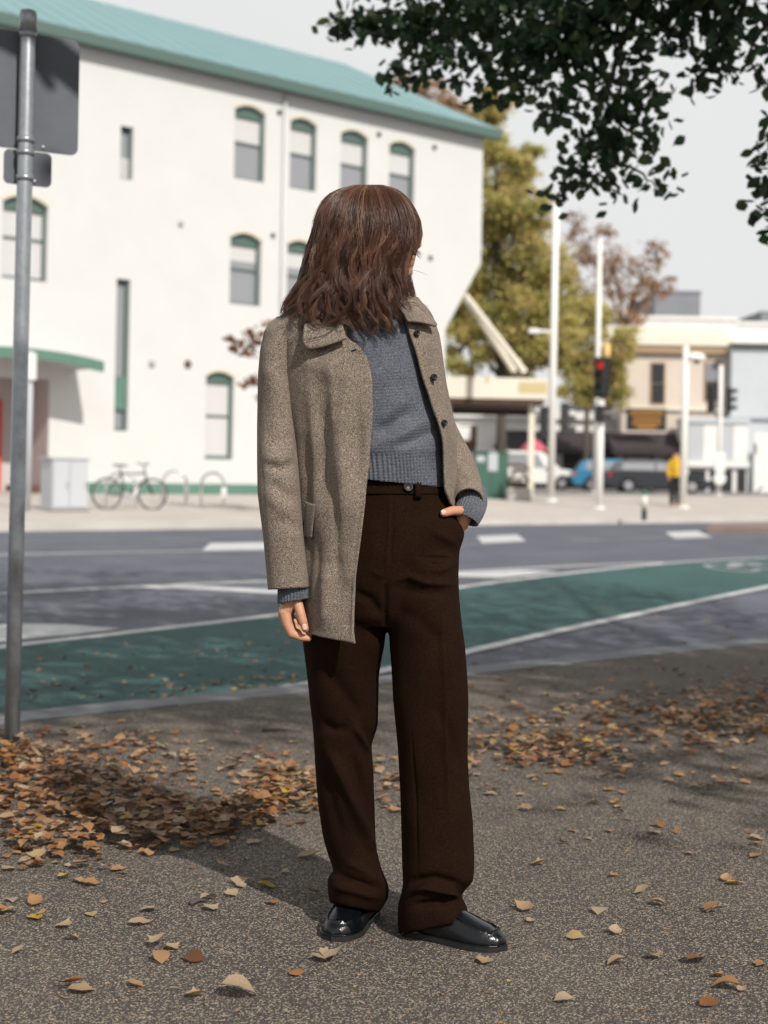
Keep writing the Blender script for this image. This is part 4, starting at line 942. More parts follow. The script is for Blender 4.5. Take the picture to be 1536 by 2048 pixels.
# ------------------------------------------------------------------ fallen leaves
M['litter'] = leaf_mat('fallen_leaf', [(0.07, 0.03, 0.018), (0.17, 0.07, 0.028), (0.29, 0.13, 0.045), (0.34, 0.20, 0.10), (0.37, 0.28, 0.19), (0.44, 0.27, 0.035)], 0.12, 0.5, True)
shapes = []
for v_ in range(6):
    rr = np.random.default_rng(60+v_); w_ = [0.015, 0.22+0.08*rr.random(), 0.32+0.1*rr.random(), 0.36+0.06*rr.random(), 0.25+0.1*rr.random(), 0.10, 0.01]
    T_, F_ = leaf_template(w_, rr.uniform(0.08, 0.42), rr.uniform(-0.25, 0.5), seed=80+v_); k = len(T_)
    st = np.array([(-0.5, -0.012, T_[1][2]), (-0.5, 0.012, T_[1][2]), (-0.72, 0.05, T_[1][2]+0.05), (-0.72, 0.03, T_[1][2]+0.05)])
    T_ = np.concatenate([T_, st]); F_ = F_+[(k, k+1, k+2, k+3)]
    T_[:, 2] -= T_[:, 2].min(); shapes.append((T_, F_))
def inpoly(x, y, P):
    c = False; j = len(P)-1
    for i in range(len(P)):
        if (P[i][1] > y) != (P[j][1] > y) and x < (P[j][0]-P[i][0])*(y-P[i][1])/(P[j][1]-P[i][1])+P[i][0]: c = not c
        j = i
    return c
def patch(pix, n_, rg, tint, soft=0.0, z=0.0):
    P = [G(x, y, z)[:2] for x, y in pix]; xs = [p[0] for p in P]; ys = [p[1] for p in P]; out = []
    while len(out) < n_:
        x, y = rg.uniform(min(xs), max(xs)), rg.uniform(min(ys), max(ys))
        if inpoly(x, y, P): out.append((x+rg.normal()*soft, y+rg.normal()*soft, z, tint[0]+rg.normal()*tint[1]))
    return out
rg = np.random.default_rng(77); LV = []
LV += patch([(-140, 1500), (40, 1490), (180, 1540), (330, 1600), (430, 1650), (330, 1690), (180, 1715), (20, 1745), (-140, 1760)], 900, rg, (0.50, 0.22), 0.05)
LV += patch([(-140, 1470), (200, 1490), (330, 1540), (420, 1600), (440, 1690), (330, 1700), (-140, 1740)], 480, rg, (0.48, 0.22), 0.10)
LV += patch([(330, 1690), (480, 1600), (560, 1550), (640, 1560), (650, 1610), (560, 1640), (470, 1670)], 380, rg, (0.5, 0.22), 0.06)
LV += patch([(60, 1450), (330, 1480), (560, 1510), (640, 1545), (560, 1580), (300, 1540), (60, 1500)], 170, rg, (0.52, 0.2), 0.15)
LV += patch([(640, 1540), (800, 1520), (930, 1520), (960, 1600), (800, 1610), (640, 1630)], 120, rg, (0.55, 0.18), 0.08)
LV += patch([(930, 1440), (1200, 1410), (1560, 1360), (1560, 1470), (1300, 1520), (1160, 1540), (930, 1520)], 560, rg, (0.58, 0.2), 0.10)
LV += patch([(980, 1490), (1120, 1470), (1200, 1500), (1180, 1540), (1000, 1535)], 150, rg, (0.6, 0.2), 0.05)
LV += patch([(1300, 1440), (1560, 1390), (1560, 1470), (1400, 1500)], 190, rg, (0.56, 0.2), 0.05)
LV += patch([(940, 1380), (1560, 1310), (1560, 1400), (940, 1450)], 100, rg, (0.56, 0.22), 0.2)
LV += patch([(930, 1540), (1560, 1480), (1560, 1700), (930, 1700)], 60, rg, (0.70, 0.16), 0.1)
LV += patch([(-60, 1750), (600, 1680), (640, 1800), (-60, 1900)], 34, rg, (0.75, 0.14), 0.1)
LV += patch([(-60, 1880), (1600, 1880), (1600, 2060), (-60, 2060)], 10, rg, (0.72, 0.18), 0.1)
LV += patch([(950, 1700), (1600, 1700), (1600, 1900), (1040, 1900)], 12, rg, (0.72, 0.16), 0.1)
lane = patch([(-100, 1330), (560, 1260), (620, 1360), (240, 1425), (-100, 1440)], 95, rg, (0.66, 0.2), 0.1, ROADZ)+patch([(300, 1375), (620, 1345), (560, 1395), (240, 1425)], 70, rg, (0.7, 0.17), 0.05, ROADZ)+patch([(900, 1240), (1560, 1180), (1560, 1290), (900, 1340)], 34, rg, (0.5, 0.2), 0.1, ROADZ)
# a few named positions from the photograph: x, y, length, heading, tint
for x, y, L_, a, ti_ in [(480, 1995, 0.085, 0.2, 0.78), (165, 1985, 0.06, 0.4, 0.7), (140, 1980, 0.06, 2.9, 0.35), (660, 1922, 0.075, 0.1, 0.80), (385, 1922, 0.055, 2.8, 0.1), (970, 1925, 0.05, 1.2, 0.72), (1395, 1925, 0.072, 0.7, 0.2), (1450, 1978, 0.065, 2.9, 0.5), (1437, 1954, 0.035, 1.0, 0.62), (1310, 1918, 0.05, 0.5, 0.72), (1470, 1770, 0.05, 0.1, 0.95), (1240, 1932, 0.06, 0.2, 0.72), (1425, 1825, 0.05, 0.4, 0.5), (1130, 2005, 0.045, 0.1, 0.8), (315, 1895, 0.055, 2.6, 0.75), (480, 1768, 0.05, 0.1, 0.8), (545, 1808, 0.04, 1.8, 0.35), (820, 1878, 0.058, 2.9, 0.80), (280, 1850, 0.06, 0.1, 0.74), (130, 1855, 0.045, 1.2, 0.75), (620, 1715, 0.07, 0.1, 0.7), (1420, 2012, 0.05, 0.4, 0.25), (625, 1792, 0.055, 3.0, 0.68)]:
    g = G(x, y); LV.append((g[0], g[1], 0, ti_, L_, a))
allL = LV+lane
def keep(l):
    x, y = l[0], l[1]
    # nothing under the soles
    for (cx, cy) in ((-0.09, 3.42), (0.17, 3.36), (0.06, 3.41)):
        if (x-cx)**2+(y-cy)**2 < 0.085**2 and len(l) == 4: return False
    n_ = x*ND[0]+y*ND[1]
    if l[2] < 0 and n_ < 5.95: return False
    if l[2] == 0 and n_ > 5.58: return False
    return True
allL = [l for l in allL if keep(l)]
rows = []
grid = {}
for l in allL:
    x, y, z = l[0], l[1], l[2]; L_ = l[4] if len(l) > 4 else rg.uniform(0.022, 0.058); a = l[5] if len(l) > 5 else rg.uniform(0, 2*math.pi)
    key = (round(x/0.06), round(y/0.06)); st = grid.get(key, 0); grid[key] = st+1
    rows.append((x, y, z+0.002+min(st, 5)*0.008, L_, a, float(np.clip(l[3], 0, 1)), int(rg.integers(6)), rg.normal()*0.16, rg.normal()*0.16, L_/(y)+ (1 if len(l) > 4 else 0)))
rows.sort(key=lambda r: -r[9])
def leaf_matrix(r):
    return Matrix.Translation((r[0], r[1], r[2]+abs(r[7])*0.25*r[3]+abs(r[8])*0.3*r[3])) @ Matrix.Rotation(r[4], 4, 'Z') @ Matrix.Rotation(r[7], 4, 'X') @ Matrix.Rotation(r[8], 4, 'Y') @ Matrix.Scale(r[3], 4)
lib = {}
names = [('dark brown', 0.0, 0.18), ('russet', 0.18, 0.4), ('orange-brown', 0.4, 0.62), ('tan', 0.62, 0.82), ('pale straw', 0.82, 0.93), ('yellow', 0.93, 1.01)]
def cname(t): return [n for n, a, b_ in names if a <= t < b_][0]
for r in rows[:300]:
    key = (r[6], round(r[5]*12))
    if key not in lib:
        T_, F_ = shapes[r[6]]; o = fast_mesh('fallen_leaf', T_, F_, np.full(len(T_), r[5]), M['litter'], None, True); lib[key] = o.data; bpy.data.objects.remove(o)
    o = bpy.data.objects.new('fallen_leaf', lib[key]); COL.objects.link(o); o.matrix_world = leaf_matrix(r)
    place = 'on the green bike lane' if r[2] < -0.05 else ('in the drift of leaves on the asphalt footpath' if 4.2 < r[1] else 'lying alone on bare asphalt footpath')
    c = cname(round(r[5]*12)/12)
    size_ = 'large' if r[3] > 0.056 else ('small' if r[3] < 0.042 else 'middling')
    form = ['broad', 'narrow-tipped', 'arched', 'cupped', 'creased', 'twisted'][r[6]]
    if r[1] < 4.2 and r[2] > -0.05:
        place = 'beside the black shoes' if abs(r[0]-0.08) < 0.55 and r[1] < 3.75 else ('on bare asphalt before the leaf drift' if r[0] < -0.2 else 'on bare asphalt away from the drift')
    elif r[2] > -0.05 and abs(r[0]-pb[0]) < 0.5 and r[1] > 5.0: place = 'around the foot of the sign pole'
    tag(o, f'{size_} {c} {form} dry leaf {place}', 'leaf', f'{size_} {c} {form} leaves {place}')
VV, FF, TT = [], [], []; off = 0
for r in rows[300:]:
    T_, F_ = shapes[r[6]]; m4 = np.array(leaf_matrix(r)); v = T_@m4[:3, :3].T+m4[:3, 3]
    VV.append(v); FF.append(np.array(F_)+off); TT.append(np.full(len(T_), r[5])); off += len(T_)
o = fast_mesh('leaf_litter', np.concatenate(VV), np.concatenate(FF), np.concatenate(TT), M['litter'], None, True)
tag(o, 'drifts of small orange and brown fallen leaves on the asphalt', 'leaf litter', kind='stuff')
# twigs
for i, (x0, y0, x1, y1, ln) in enumerate([(525, 1463, 605, 1466, 0), (290, 1603, 350, 1601, 0), (380, 1812, 415, 1806, 0), (700, 1560, 740, 1548, 0)]):
    a, b_ = G(x0, y0), G(x1, y1); q = MB(); c = (a+b_)/2
    q.tube([a-c+[0, 0, 0.006], (0, 0.01, 0.009), b_-c+[0, 0, 0.006]], [0.006, 0.005, 0.002], 6)
    o = q.build('twig', M['bark'], None, True); o.location = Vector(c); tag(o, ['dark twig on the footpath by the kerb', 'dark twig lying among the thick leaf drift', 'short black twig on bare asphalt', 'thin twig lying behind the person in the coat'][i], 'twig', 'twigs on the footpath')
# small pale seed and leaf crumbs
rg = np.random.default_rng(9); k = 3200
C_ = np.array([(rg.uniform(-2.2, 2.6), 2.7+rg.random()**1.3*3.6, 0.002) for _ in range(k)]); C_ = C_[(C_@ND) < 5.5]; k = len(C_)
th = rg.uniform(0, 6.28, k); fa = np.stack([np.cos(th), np.sin(th), rg.normal(size=k)*0.1], 1); fb = np.stack([-np.sin(th), np.cos(th), rg.normal(size=k)*0.1], 1); fc = np.tile([0, 0, 1.0], (k, 1))
V, Fq, tn = scatter(T_QUAD, F_QUAD, C_, rg.uniform(0.004, 0.015, k), (fa, fb, fc), np.clip(rg.normal(0.72, 0.15, k), 0, 0.92))
tag(fast_mesh('leaf_crumbs', V, Fq, tn, M['litter']), 'tiny pale leaf crumbs and seeds strewn over the asphalt', 'leaf litter', kind='stuff')
# ------------------------------------------------------------------ the person in the coat
Y0 = 3.42
PXM = Y0/FPX                                 # metres per photograph pixel at the person
def D(px, py, d=0.0): return W(px, py, Y0+np.asarray(d, float))
def interp_rows(rows, ys, win=5):
    R = np.array(rows, float); out = []
    for j in range(1, R.shape[1]):
        c = np.interp(ys, R[:, 0], R[:, j])
        if win > 1:
            pad = np.r_[np.full(win, c[0]), c, np.full(win, c[-1])]; k = np.hanning(2*win+1); k /= k.sum(); s_ = np.convolve(pad, k, 'same')[win:-win]
            c = s_
        out.append(c)
    return out
def sup(c, p): return np.sign(c)*np.abs(c)**(2.0/p)
def grid_faces(nr, nc, closed):
    F = []
    for i in range(nr-1):
        for k in range(nc if closed else nc-1):
            k2 = (k+1) % nc; F.append((i*nc+k, i*nc+k2, (i+1)*nc+k2, (i+1)*nc+k))
    return F
def loft(rows, dy=4.0, nphi=96, p=2.2, win=4, cap=(True, True), rib=None):
    """rows: y, left px, right px, depth offset, half depth, tilt"""
    ys = np.arange(rows[0][0], rows[-1][0]+0.01, dy); xl, xr, dc, b, tl = interp_rows(rows, ys, win)
    ph = np.linspace(0, 2*math.pi, nphi, endpoint=False); V = []
    for i, y in enumerate(ys):
        cx, a = (xl[i]+xr[i])/2, (xr[i]-xl[i])/2
        m = 1.0+(rib(y, ph) if rib else 0.0)
        px = cx+a*sup(np.cos(ph), p)*m; d = dc[i]+b[i]*sup(np.sin(ph), p)*m
        V.append(D(px, y+tl[i]*(px-cx), d))
    V = np.concatenate(V); F = grid_faces(len(ys), nphi, True); n = nphi
    if cap[0]: F.append(tuple(range(n)))
    if cap[1]: F.append(tuple(range((len(ys)-1)*n, len(ys)*n)))
    return V, F
def fix_normals(o):
    bm = bmesh.new(); bm.from_mesh(o.data); bmesh.ops.recalc_face_normals(bm, faces=bm.faces[:]); bm.to_mesh(o.data); bm.free(); return o
def remesh(V, F, voxel, smooth=6, fac=0.5):
    o = fix_normals(mesh_obj('tmp', V, F))
    m = o.modifiers.new('r', 'REMESH'); m.mode = 'VOXEL'; m.voxel_size = voxel
    s_ = o.modifiers.new('s', 'SMOOTH'); s_.iterations = smooth; s_.factor = fac
    dg = bpy.context.evaluated_depsgraph_get(); e = o.evaluated_get(dg); me = e.to_mesh()
    v = np.empty(len(me.vertices)*3); me.vertices.foreach_get('co', v); v = v.reshape(-1, 3)
    f = [tuple(p.vertices) for p in me.polygons]
    e.to_mesh_clear(); d = o.data; bpy.data.objects.remove(o); bpy.data.meshes.remove(d)
    return v, f
def join(parts):
    V, F, off = [], [], 0
    for v, f in parts:
        V.append(np.asarray(v)); F += [tuple(i+off for i in q) for q in f]; off += len(v)
    return np.concatenate(V), F
def stroke_field(px, py, strokes):
    out = np.zeros(len(px))
    for pts, w_, h in strokes:
        P = np.array(pts, float); best = np.full(len(px), 1e9); tpar = np.zeros(len(px))
        L = np.r_[0, np.cumsum(np.linalg.norm(np.diff(P, axis=0), axis=1))]
        sel = (px > P[:, 0].min()-4*w_) & (px < P[:, 0].max()+4*w_) & (py > P[:, 1].min()-4*w_) & (py < P[:, 1].max()+4*w_)
        if not sel.any(): continue
        x, y = px[sel], py[sel]; bs = np.full(len(x), 1e9); tp = np.zeros(len(x))
        for i in range(len(P)-1):
            d = P[i+1]-P[i]; ll = d.dot(d); t = np.clip(((x-P[i, 0])*d[0]+(y-P[i, 1])*d[1])/ll, 0, 1)
            dist = np.hypot(x-P[i, 0]-t*d[0], y-P[i, 1]-t*d[1]); u = dist < bs; bs[u] = dist[u]; tp[u] = (L[i]+t[u]*math.sqrt(ll))/L[-1]
        taper = np.clip(np.minimum(tp, 1-tp)*4, 0.15, 1)
        out[sel] += h*taper*np.exp(-(bs/w_)**2)
    return out
def fold(o, strokes, noise=0.0, back=0.10):
    me = o.data; n = len(me.vertices); co = np.empty(n*3); me.vertices.foreach_get('co', co); co = co.reshape(-1, 3)
    nr = np.empty(n*3); me.vertex_normals.foreach_get('vector', nr); nr = nr.reshape(-1, 3)
    px, py = PROJ(co); tc = np.array([0, 0, CAMH])-co; tc /= np.linalg.norm(tc, axis=1)[:, None]
    k = np.sum(nr*tc, 1); nr *= np.sign(k)[:, None]; w_ = np.clip(np.abs(k)*1.3, 0, 1)*np.clip((Y0+back-co[:, 1])/0.05, 0, 1)
    h = stroke_field(px, py, strokes)
    if noise:
        h += noise*(np.sin(co[:, 0]*41+np.sin(co[:, 2]*17)*1.5)*np.sin(co[:, 2]*23+1.3)+0.6*np.sin(co[:, 0]*73+co[:, 2]*31))
    co += nr*(h*w_)[:, None]; me.vertices.foreach_set('co', co.ravel()); me.update(); return o
def solid(o, th, off=-1.0):
    m = o.modifiers.new('thickness', 'SOLIDIFY'); m.thickness = th; m.offset = off; m.use_even_offset = False; return o
_sph = None
def blob(P, r, n=12):
    """swept-sphere chain, closed"""
    parts = []
    for (p, rr) in zip(P, r):
        bm = bmesh.new(); bmesh.ops.create_icosphere(bm, subdivisions=2, radius=1.0); v = np.array([q.co[:] for q in bm.verts])*rr+np.asarray(p); bm.verts.index_update()
        parts.append((v, [tuple(q.index for q in f.verts) for f in bm.faces])); bm.free()
    for i in range(len(P)-1):
        m = MB(); m.tube([P[i], P[i+1]], [r[i], r[i+1]], n); parts.append((np.array(m.v), m.f))
    return join(parts)
def ellipsoid(c, rx, ry, rz):
    bm = bmesh.new(); bmesh.ops.create_icosphere(bm, subdivisions=3, radius=1.0); v = np.array([q.co[:] for q in bm.verts])*np.array([rx, ry, rz])+np.asarray(c)
    f = [tuple(q.index for q in ff.verts) for ff in bm.faces]; bm.free(); return v, f

# cloth and skin materials
def cloth(name, c1, c2, c3, scale, bump, rough=0.95, sheen=0.15, wave=None):
    m = bpy.data.materials.new(name); m.use_nodes = True; n, l, b = nodes_of(m)
    b.inputs['Roughness'].default_value = rough; b.inputs['Specular IOR Level'].default_value = 0.12
    b.inputs['Sheen Weight'].default_value = sheen; b.inputs['Sheen Roughness'].default_value = 0.45
    tc = n.new('ShaderNodeTexCoord'); nz = n.new('ShaderNodeTexNoise'); nz.inputs['Scale'].default_value = scale; nz.inputs['Detail'].default_value = 3; nz.inputs['Roughness'].default_value = 0.7
    rp = n.new('ShaderNodeValToRGB'); e = rp.color_ramp.elements; e[0].position = 0.36; e[0].color = (*c1, 1); e[1].position = 0.66; e[1].color = (*c3, 1); q = e.new(0.5); q.color = (*c2, 1)
    big = n.new('ShaderNodeTexNoise'); big.inputs['Scale'].default_value = 9; big.inputs['Detail'].default_value = 3
    br = n.new('ShaderNodeValToRGB'); br.color_ramp.elements[0].position = 0.3; br.color_ramp.elements[0].color = (0.86, 0.86, 0.86, 1); br.color_ramp.elements[1].position = 0.7; br.color_ramp.elements[1].color = (1.08, 1.08, 1.08, 1)
    mu = n.new('ShaderNodeMixRGB'); mu.blend_type = 'MULTIPLY'; mu.inputs[0].default_value = 1
    bp = n.new('ShaderNodeBump'); bp.inputs['Distance'].default_value = bump
    l.new(tc.outputs['Object'], nz.inputs['Vector']); l.new(tc.outputs['Object'], big.inputs['Vector']); l.new(nz.outputs['Fac'], rp.inputs[0]); l.new(big.outputs['Fac'], br.inputs[0])
    l.new(rp.outputs[0], mu.inputs[1]); l.new(br.outputs[0], mu.inputs[2]); l.new(mu.outputs[0], b.inputs['Base Color'])
    if wave:
        wv = n.new('ShaderNodeTexWave'); wv.bands_direction = wave[0]; wv.inputs['Scale'].default_value = wave[1]; wv.inputs['Distortion'].default_value = 0.4; wv.inputs['Detail'].default_value = 0
        ad = n.new('ShaderNodeMath'); ad.operation = 'ADD'; l.new(tc.outputs['Object'], wv.inputs['Vector']); l.new(wv.outputs['Fac'], ad.inputs[0]); l.new(nz.outputs['Fac'], ad.inputs[1]); l.new(ad.outputs[0], bp.inputs['Height'])
    else: l.new(nz.outputs['Fac'], bp.inputs['Height'])
    l.new(bp.outputs[0], b.inputs['Normal']); return m
M['wool'] = cloth('coat_wool', (0.070, 0.053, 0.042), (0.172, 0.137, 0.110), (0.34, 0.290, 0.24), 400, 0.0012, sheen=0.1)
M['knit'] = cloth('sweater_knit', (0.050, 0.055, 0.071), (0.098, 0.107, 0.131), (0.168, 0.181, 0.212), 380, 0.0008, sheen=0.12, wave=('Z', 95))
M['cord'] = cloth('trouser_cord', (0.0100, 0.0048, 0.0028), (0.0150, 0.0070, 0.0039), (0.022, 0.0104, 0.0058), 300, 0.0006, 0.9, 0.0, wave=('X', 160))
M['cord'].node_tree.nodes['Principled BSDF'].inputs['Specular IOR Level'].default_value = 0.04
M['skin'] = mat('skin', (0.50, 0.265, 0.165), 0.5, 0.35, var=(0.44, 0.215, 0.13), vscale=45, bump=0.0005, bscale=260)
_b = M['skin'].node_tree.nodes['Principled BSDF']; _b.inputs['Subsurface Weight'].default_value = 0.12; _b.inputs['Subsurface Radius'].default_value = (0.012, 0.005, 0.003); _b.inputs['Subsurface Scale'].default_value = 0.5
M['nail'] = mat('nail', (0.60, 0.40, 0.31), 0.3, 0.5)
M['leather'] = mat('black_leather', (0.0025, 0.003, 0.0045), 0.24, 0.42, bump=0.0006, bscale=230)
M['sole'] = mat('sole_rubber', (0.012, 0.012, 0.013), 0.6)
M['horn'] = mat('button_horn', (0.009, 0.008, 0.008), 0.4, 0.3)

pz = thing('person', 'person in beige wool coat, grey sweater and brown trousers, hand in pocket', 'person', (0.0, Y0, 0))
PI = Matrix.Translation((0.0, Y0, 0)).inverted()
def part(name, V, F, m_, parent=None, smooth=True, normals=True):
    o = mesh_obj(name, V, F, m_, None, smooth)
    if normals: fix_normals(o)
    return o
PARTS = []
def attach(o, parent=None):
    if parent is None: o.parent = pz; o.matrix_parent_inverse = PI
    else: o.parent = parent
    return o

# --- trousers
hips = [(948, 676, 882, .03, .104, 0), (965, 670, 886, .03, .108, 0), (990, 662, 890, .03, .113, 0), (1030, 650, 906, .03, .12, 0), (1050, 644, 926, .03, .125, 0), (1068, 640, 930, .03, .127, 0), (1085, 636, 925, .03, .128, 0), (1100, 630, 919, .03, .13, 0), (1150, 618, 917, .03, .13, 0), (1200, 610, 919, .03, .122, 0), (1240, 606, 923, .03, .112, 0), (1256, 640, 890, .03, .09, 0)]
leg1 = [(1120, 640, 766, .035, .10, 0), (1200, 612, 773, .035, .11, 0), (1250, 605, 773, .04, .108, 0), (1290, 606, 769, .04, .104, 0), (1320, 610, 763, .045, .10, 0), (1350, 614, 758, .05, .097, 0), (1400, 619, 757, .05, .093, 0), (1450, 625, 756, .055, .09, 0), (1490, 628, 743, .06, .088, 0), (1545, 631, 747, .065, .088, 0), (1610, 636, 749, .07, .088, 0), (1670, 645, 751, .075, .088, .02), (1700, 652, 753, .075, .09, .05), (1730, 662, 762, .075, .092, .08), (1748, 668, 770, .07, .094, .12), (1760, 657, 777, .065, .098, .16), (1780, 655, 778, .06, .10, .2), (1800, 656, 768, .06, .10, .2), (1816, 660, 758, .06, .098, .2)]
leg2 = [(1120, 778, 912, .01, .105, 0), (1200, 776, 919, .005, .112, 0), (1250, 777, 924, 0, .11, 0), (1290, 779, 930, 0, .106, 0), (1340, 783, 934, -.005, .102, 0), (1399, 786, 937, -.01, .098, 0), (1480, 794, 936, -.01, .096, 0), (1506, 796, 935, -.01, .095, 0), (1578, 800, 939, -.01, .095, 0), (1643, 802, 946, -.01, .096, 0), (1724, 804, 949, -.01, .098, 0), (1765, 806, 947, -.01, .10, -.04), (1785, 801, 932, -.01, .102, -.1), (1800, 796, 922, -.01, .104, -.14), (1822, 795, 932, -.01, .106, -.2), (1845, 796, 938, -.01, .106, -.22), (1856, 800, 934, -.01, .104, -.22)]
V, F = join([loft(hips, 4, 96, 2.3), loft(leg1, 4, 80, 2.25, 2), loft(leg2, 4, 80, 2.25, 2)])
V, F = remesh(V, F, 0.0042, 8)
tro = part('trousers', V, F, M['cord']); attach(tro)
fold(tro, [
 ([(640, 1477), (674, 1529), (716, 1627), (749, 1702), (775, 1767)], 11.0, 0.0195), ([(700, 1500), (735, 1600), (760, 1690)], 10.2, -0.0135), ([(706, 1445), (722, 1475), (738, 1508)], 6.8, 0.0120), ([(640, 1520), (660, 1600), (690, 1690)], 13.6, -0.0090),
 ([(640, 1440), (670, 1462), (700, 1455)], 10.2, -0.0090), ([(656, 1748), (690, 1752), (725, 1764), (755, 1778)], 6.0, -0.0165), ([(654, 1770), (700, 1780), (765, 1798)], 7.6, 0.0090), ([(690, 1720), (730, 1745), (772, 1772)], 7.6, 0.0105),
 ([(878, 1190), (884, 1260), (890, 1400), (893, 1520), (898, 1650)], 4.2, 0.0060), ([(812, 1790), (850, 1776), (902, 1783), (932, 1812)], 7.6, 0.0195), ([(812, 1766), (870, 1756), (935, 1775)], 8.5, -0.0120), ([(820, 1812), (870, 1806), (918, 1800)], 7.6, -0.0150),
 ([(822, 1450), (832, 1600), (836, 1760)], 2.5, -0.0037), ([(870, 1400), (905, 1480), (925, 1560)], 11.9, -0.0060), ([(640, 1330), (690, 1390), (730, 1440)], 15.3, -0.0075),
 ([(788, 1162), (818, 1153), (852, 1167), (912, 1169)], 6.0, 0.0108), ([(790, 1177), (840, 1184), (905, 1188)], 9.3, -0.0061), ([(845, 1108), (890, 1111), (911, 1126), (880, 1141), (850, 1140)], 6.0, 0.0081), ([(855, 1125), (888, 1127)], 5.1, -0.0053),
 ([(781, 992), (779, 1060), (774, 1130), (772, 1155)], 2.5, 0.0045), ([(786, 992), (784, 1060), (779, 1130), (776, 1160)], 2.5, -0.0045), ([(772, 1160), (770, 1215), (770, 1264)], 5.1, -0.0090), ([(742, 1140), (758, 1150), (771, 1152)], 4.2, 0.0036), ([(700, 1180), (740, 1200), (768, 1240)], 10.2, -0.0090), ([(790, 1215), (850, 1250), (900, 1300)], 15.3, -0.0060),
 ([(884, 1035), (905, 1034), (922, 1046), (930, 1066)], 3.4, 0.0075), ([(860, 1060), (890, 1075), (918, 1090)], 8.5, 0.0060)], 0.0012)
wb_ = [(949, 675, 884, .03, .1065, .02), (990, 660, 892, .03, .1165, 0)]
V, F = loft(wb_, 3, 120, 2.3, 1, (False, False)); wbd = part('waistband', V, F, M['cord'], normals=True); solid(wbd, .003); wbd.parent = tro
def surf_d(rows, px, py, p=2.3):
    xl, xr, dc, b, tl = interp_rows(rows, np.array([py, py+0.001]), 1); a = (xr[0]-xl[0])/2; c = np.clip(abs((px-(xl[0]+xr[0])/2)/a), 0, 0.97); return dc[0]-b[0]*(1-c**p)**(1/p)
def disc(px, py, d, r, th, m_, name, parent, tilt=(0, 0), holes=True):
    """round four-hole button facing the viewer, tilted (yaw, pitch)"""
    q = MB(); n = 20; prof = [(0.0, th*0.75), (0.6, th*0.75), (0.75, th), (0.92, th), (1.0, th*0.6), (1.0, 0)]
    q.rings([[(r*max(k, 0.02)*math.cos(a), -h, r*max(k, 0.02)*math.sin(a)) for a in np.linspace(0, 2*math.pi, n+1)[:-1]] for k, h in prof])
    o = q.build(name, m_, None, True); o.matrix_world = Matrix.Translation(Vector(D(px, py, d))) @ Matrix.Rotation(tilt[0], 4, 'Z') @ Matrix.Rotation(tilt[1], 4, 'X')
    o.parent = parent; o.matrix_parent_inverse = parent.matrix_world.inverted(); return o
bpy.context.view_layer.update()
disc(816, 974, surf_d(wb_, 816, 974)-.003, .0115, .005, M['horn'], 'button', tro, (math.radians(12), math.radians(-14)))
q = MB(); dd = surf_d(wb_, 836, 975)
for i in range(5): pass
v_ = []
for py_, dz in ((966, .004), (970, .007), (990, .008), (998, .003)):
    for px_ in (830, 836, 842): v_.append(D(px_, py_, surf_d(wb_, px_, min(max(py_, 950), 989))-dz))
o = part('belt_loop', np.array(v_), grid_faces(4, 3, False), M['cord']); solid(o, .002); o.parent = tro

# --- sweater
swt = [(596, 700, 792, .03, .062, 0), (604, 688, 804, .03, .07, 0), (615, 665, 822, .03, .085, 0), (632, 625, 845, .03, .10, 0), (660, 606, 858, .03, .112, 0), (700, 602, 864, .03, .12, 0), (750, 604, 870, .03, .128, 0), (800, 608, 878, .03, .126, 0), (850, 612, 886, .03, .124, 0), (880, 616, 890, .03, .126, 0), (900, 620, 890, .03, .127, 0), (912, 626, 886, .03, .121, .02), (940, 630, 888, .03, .121, .06), (962, 632, 889, .03, .122, .10)]
ribf = lambda y, ph: 0.012*np.cos(ph*104)*(1/(1+np.exp(-(y-908)/1.5)))+0.006*np.cos(ph*70)*(1/(1+np.exp((y-606)/1.5)))
V, F = loft(swt, 3, 832, 2.25, 3, (False, True), ribf)
swo = part('sweater', V, F, M['knit']); attach(swo)
fold(swo, [([(745, 872), (790, 846), (835, 812)], 13, -.010), ([(752, 892), (810, 866), (862, 832)], 11, .008), ([(785, 897), (845, 874), (884, 852)], 9, -.007), ([(750, 850), (785, 822), (815, 790)], 12, .006), ([(838, 690), (852, 760), (868, 825)], 12, -.010), ([(750, 800), (780, 770), (800, 740)], 14, -.004), ([(700, 640), (740, 665), (790, 650)], 14, -.003)], 0.0012, 0.03)
V, F = loft([(590, 702, 793, .03, .060, .08), (600, 694, 801, .03, .068, .08), (611, 686, 808, .03, .074, .08)], 2.5, 420, 2.2, 1, (False, False), lambda y, ph: 0.012*np.cos(ph*60))
o = part('neckband', V, F, M['knit']); o.parent = swo; solid(o, .004)
V, F = loft([(1150, 557, 616, -.04, .036, -.1), (1185, 556, 616, -.04, .036, -.15), (1203, 556, 616, -.04, .035, -.17)], 2, 180, 2.1, 1, (False, False), lambda y, ph: 0.045*np.cos(ph*30))
o = part('cuff', V, F, M['knit']); o.parent = swo; solid(o, .003)

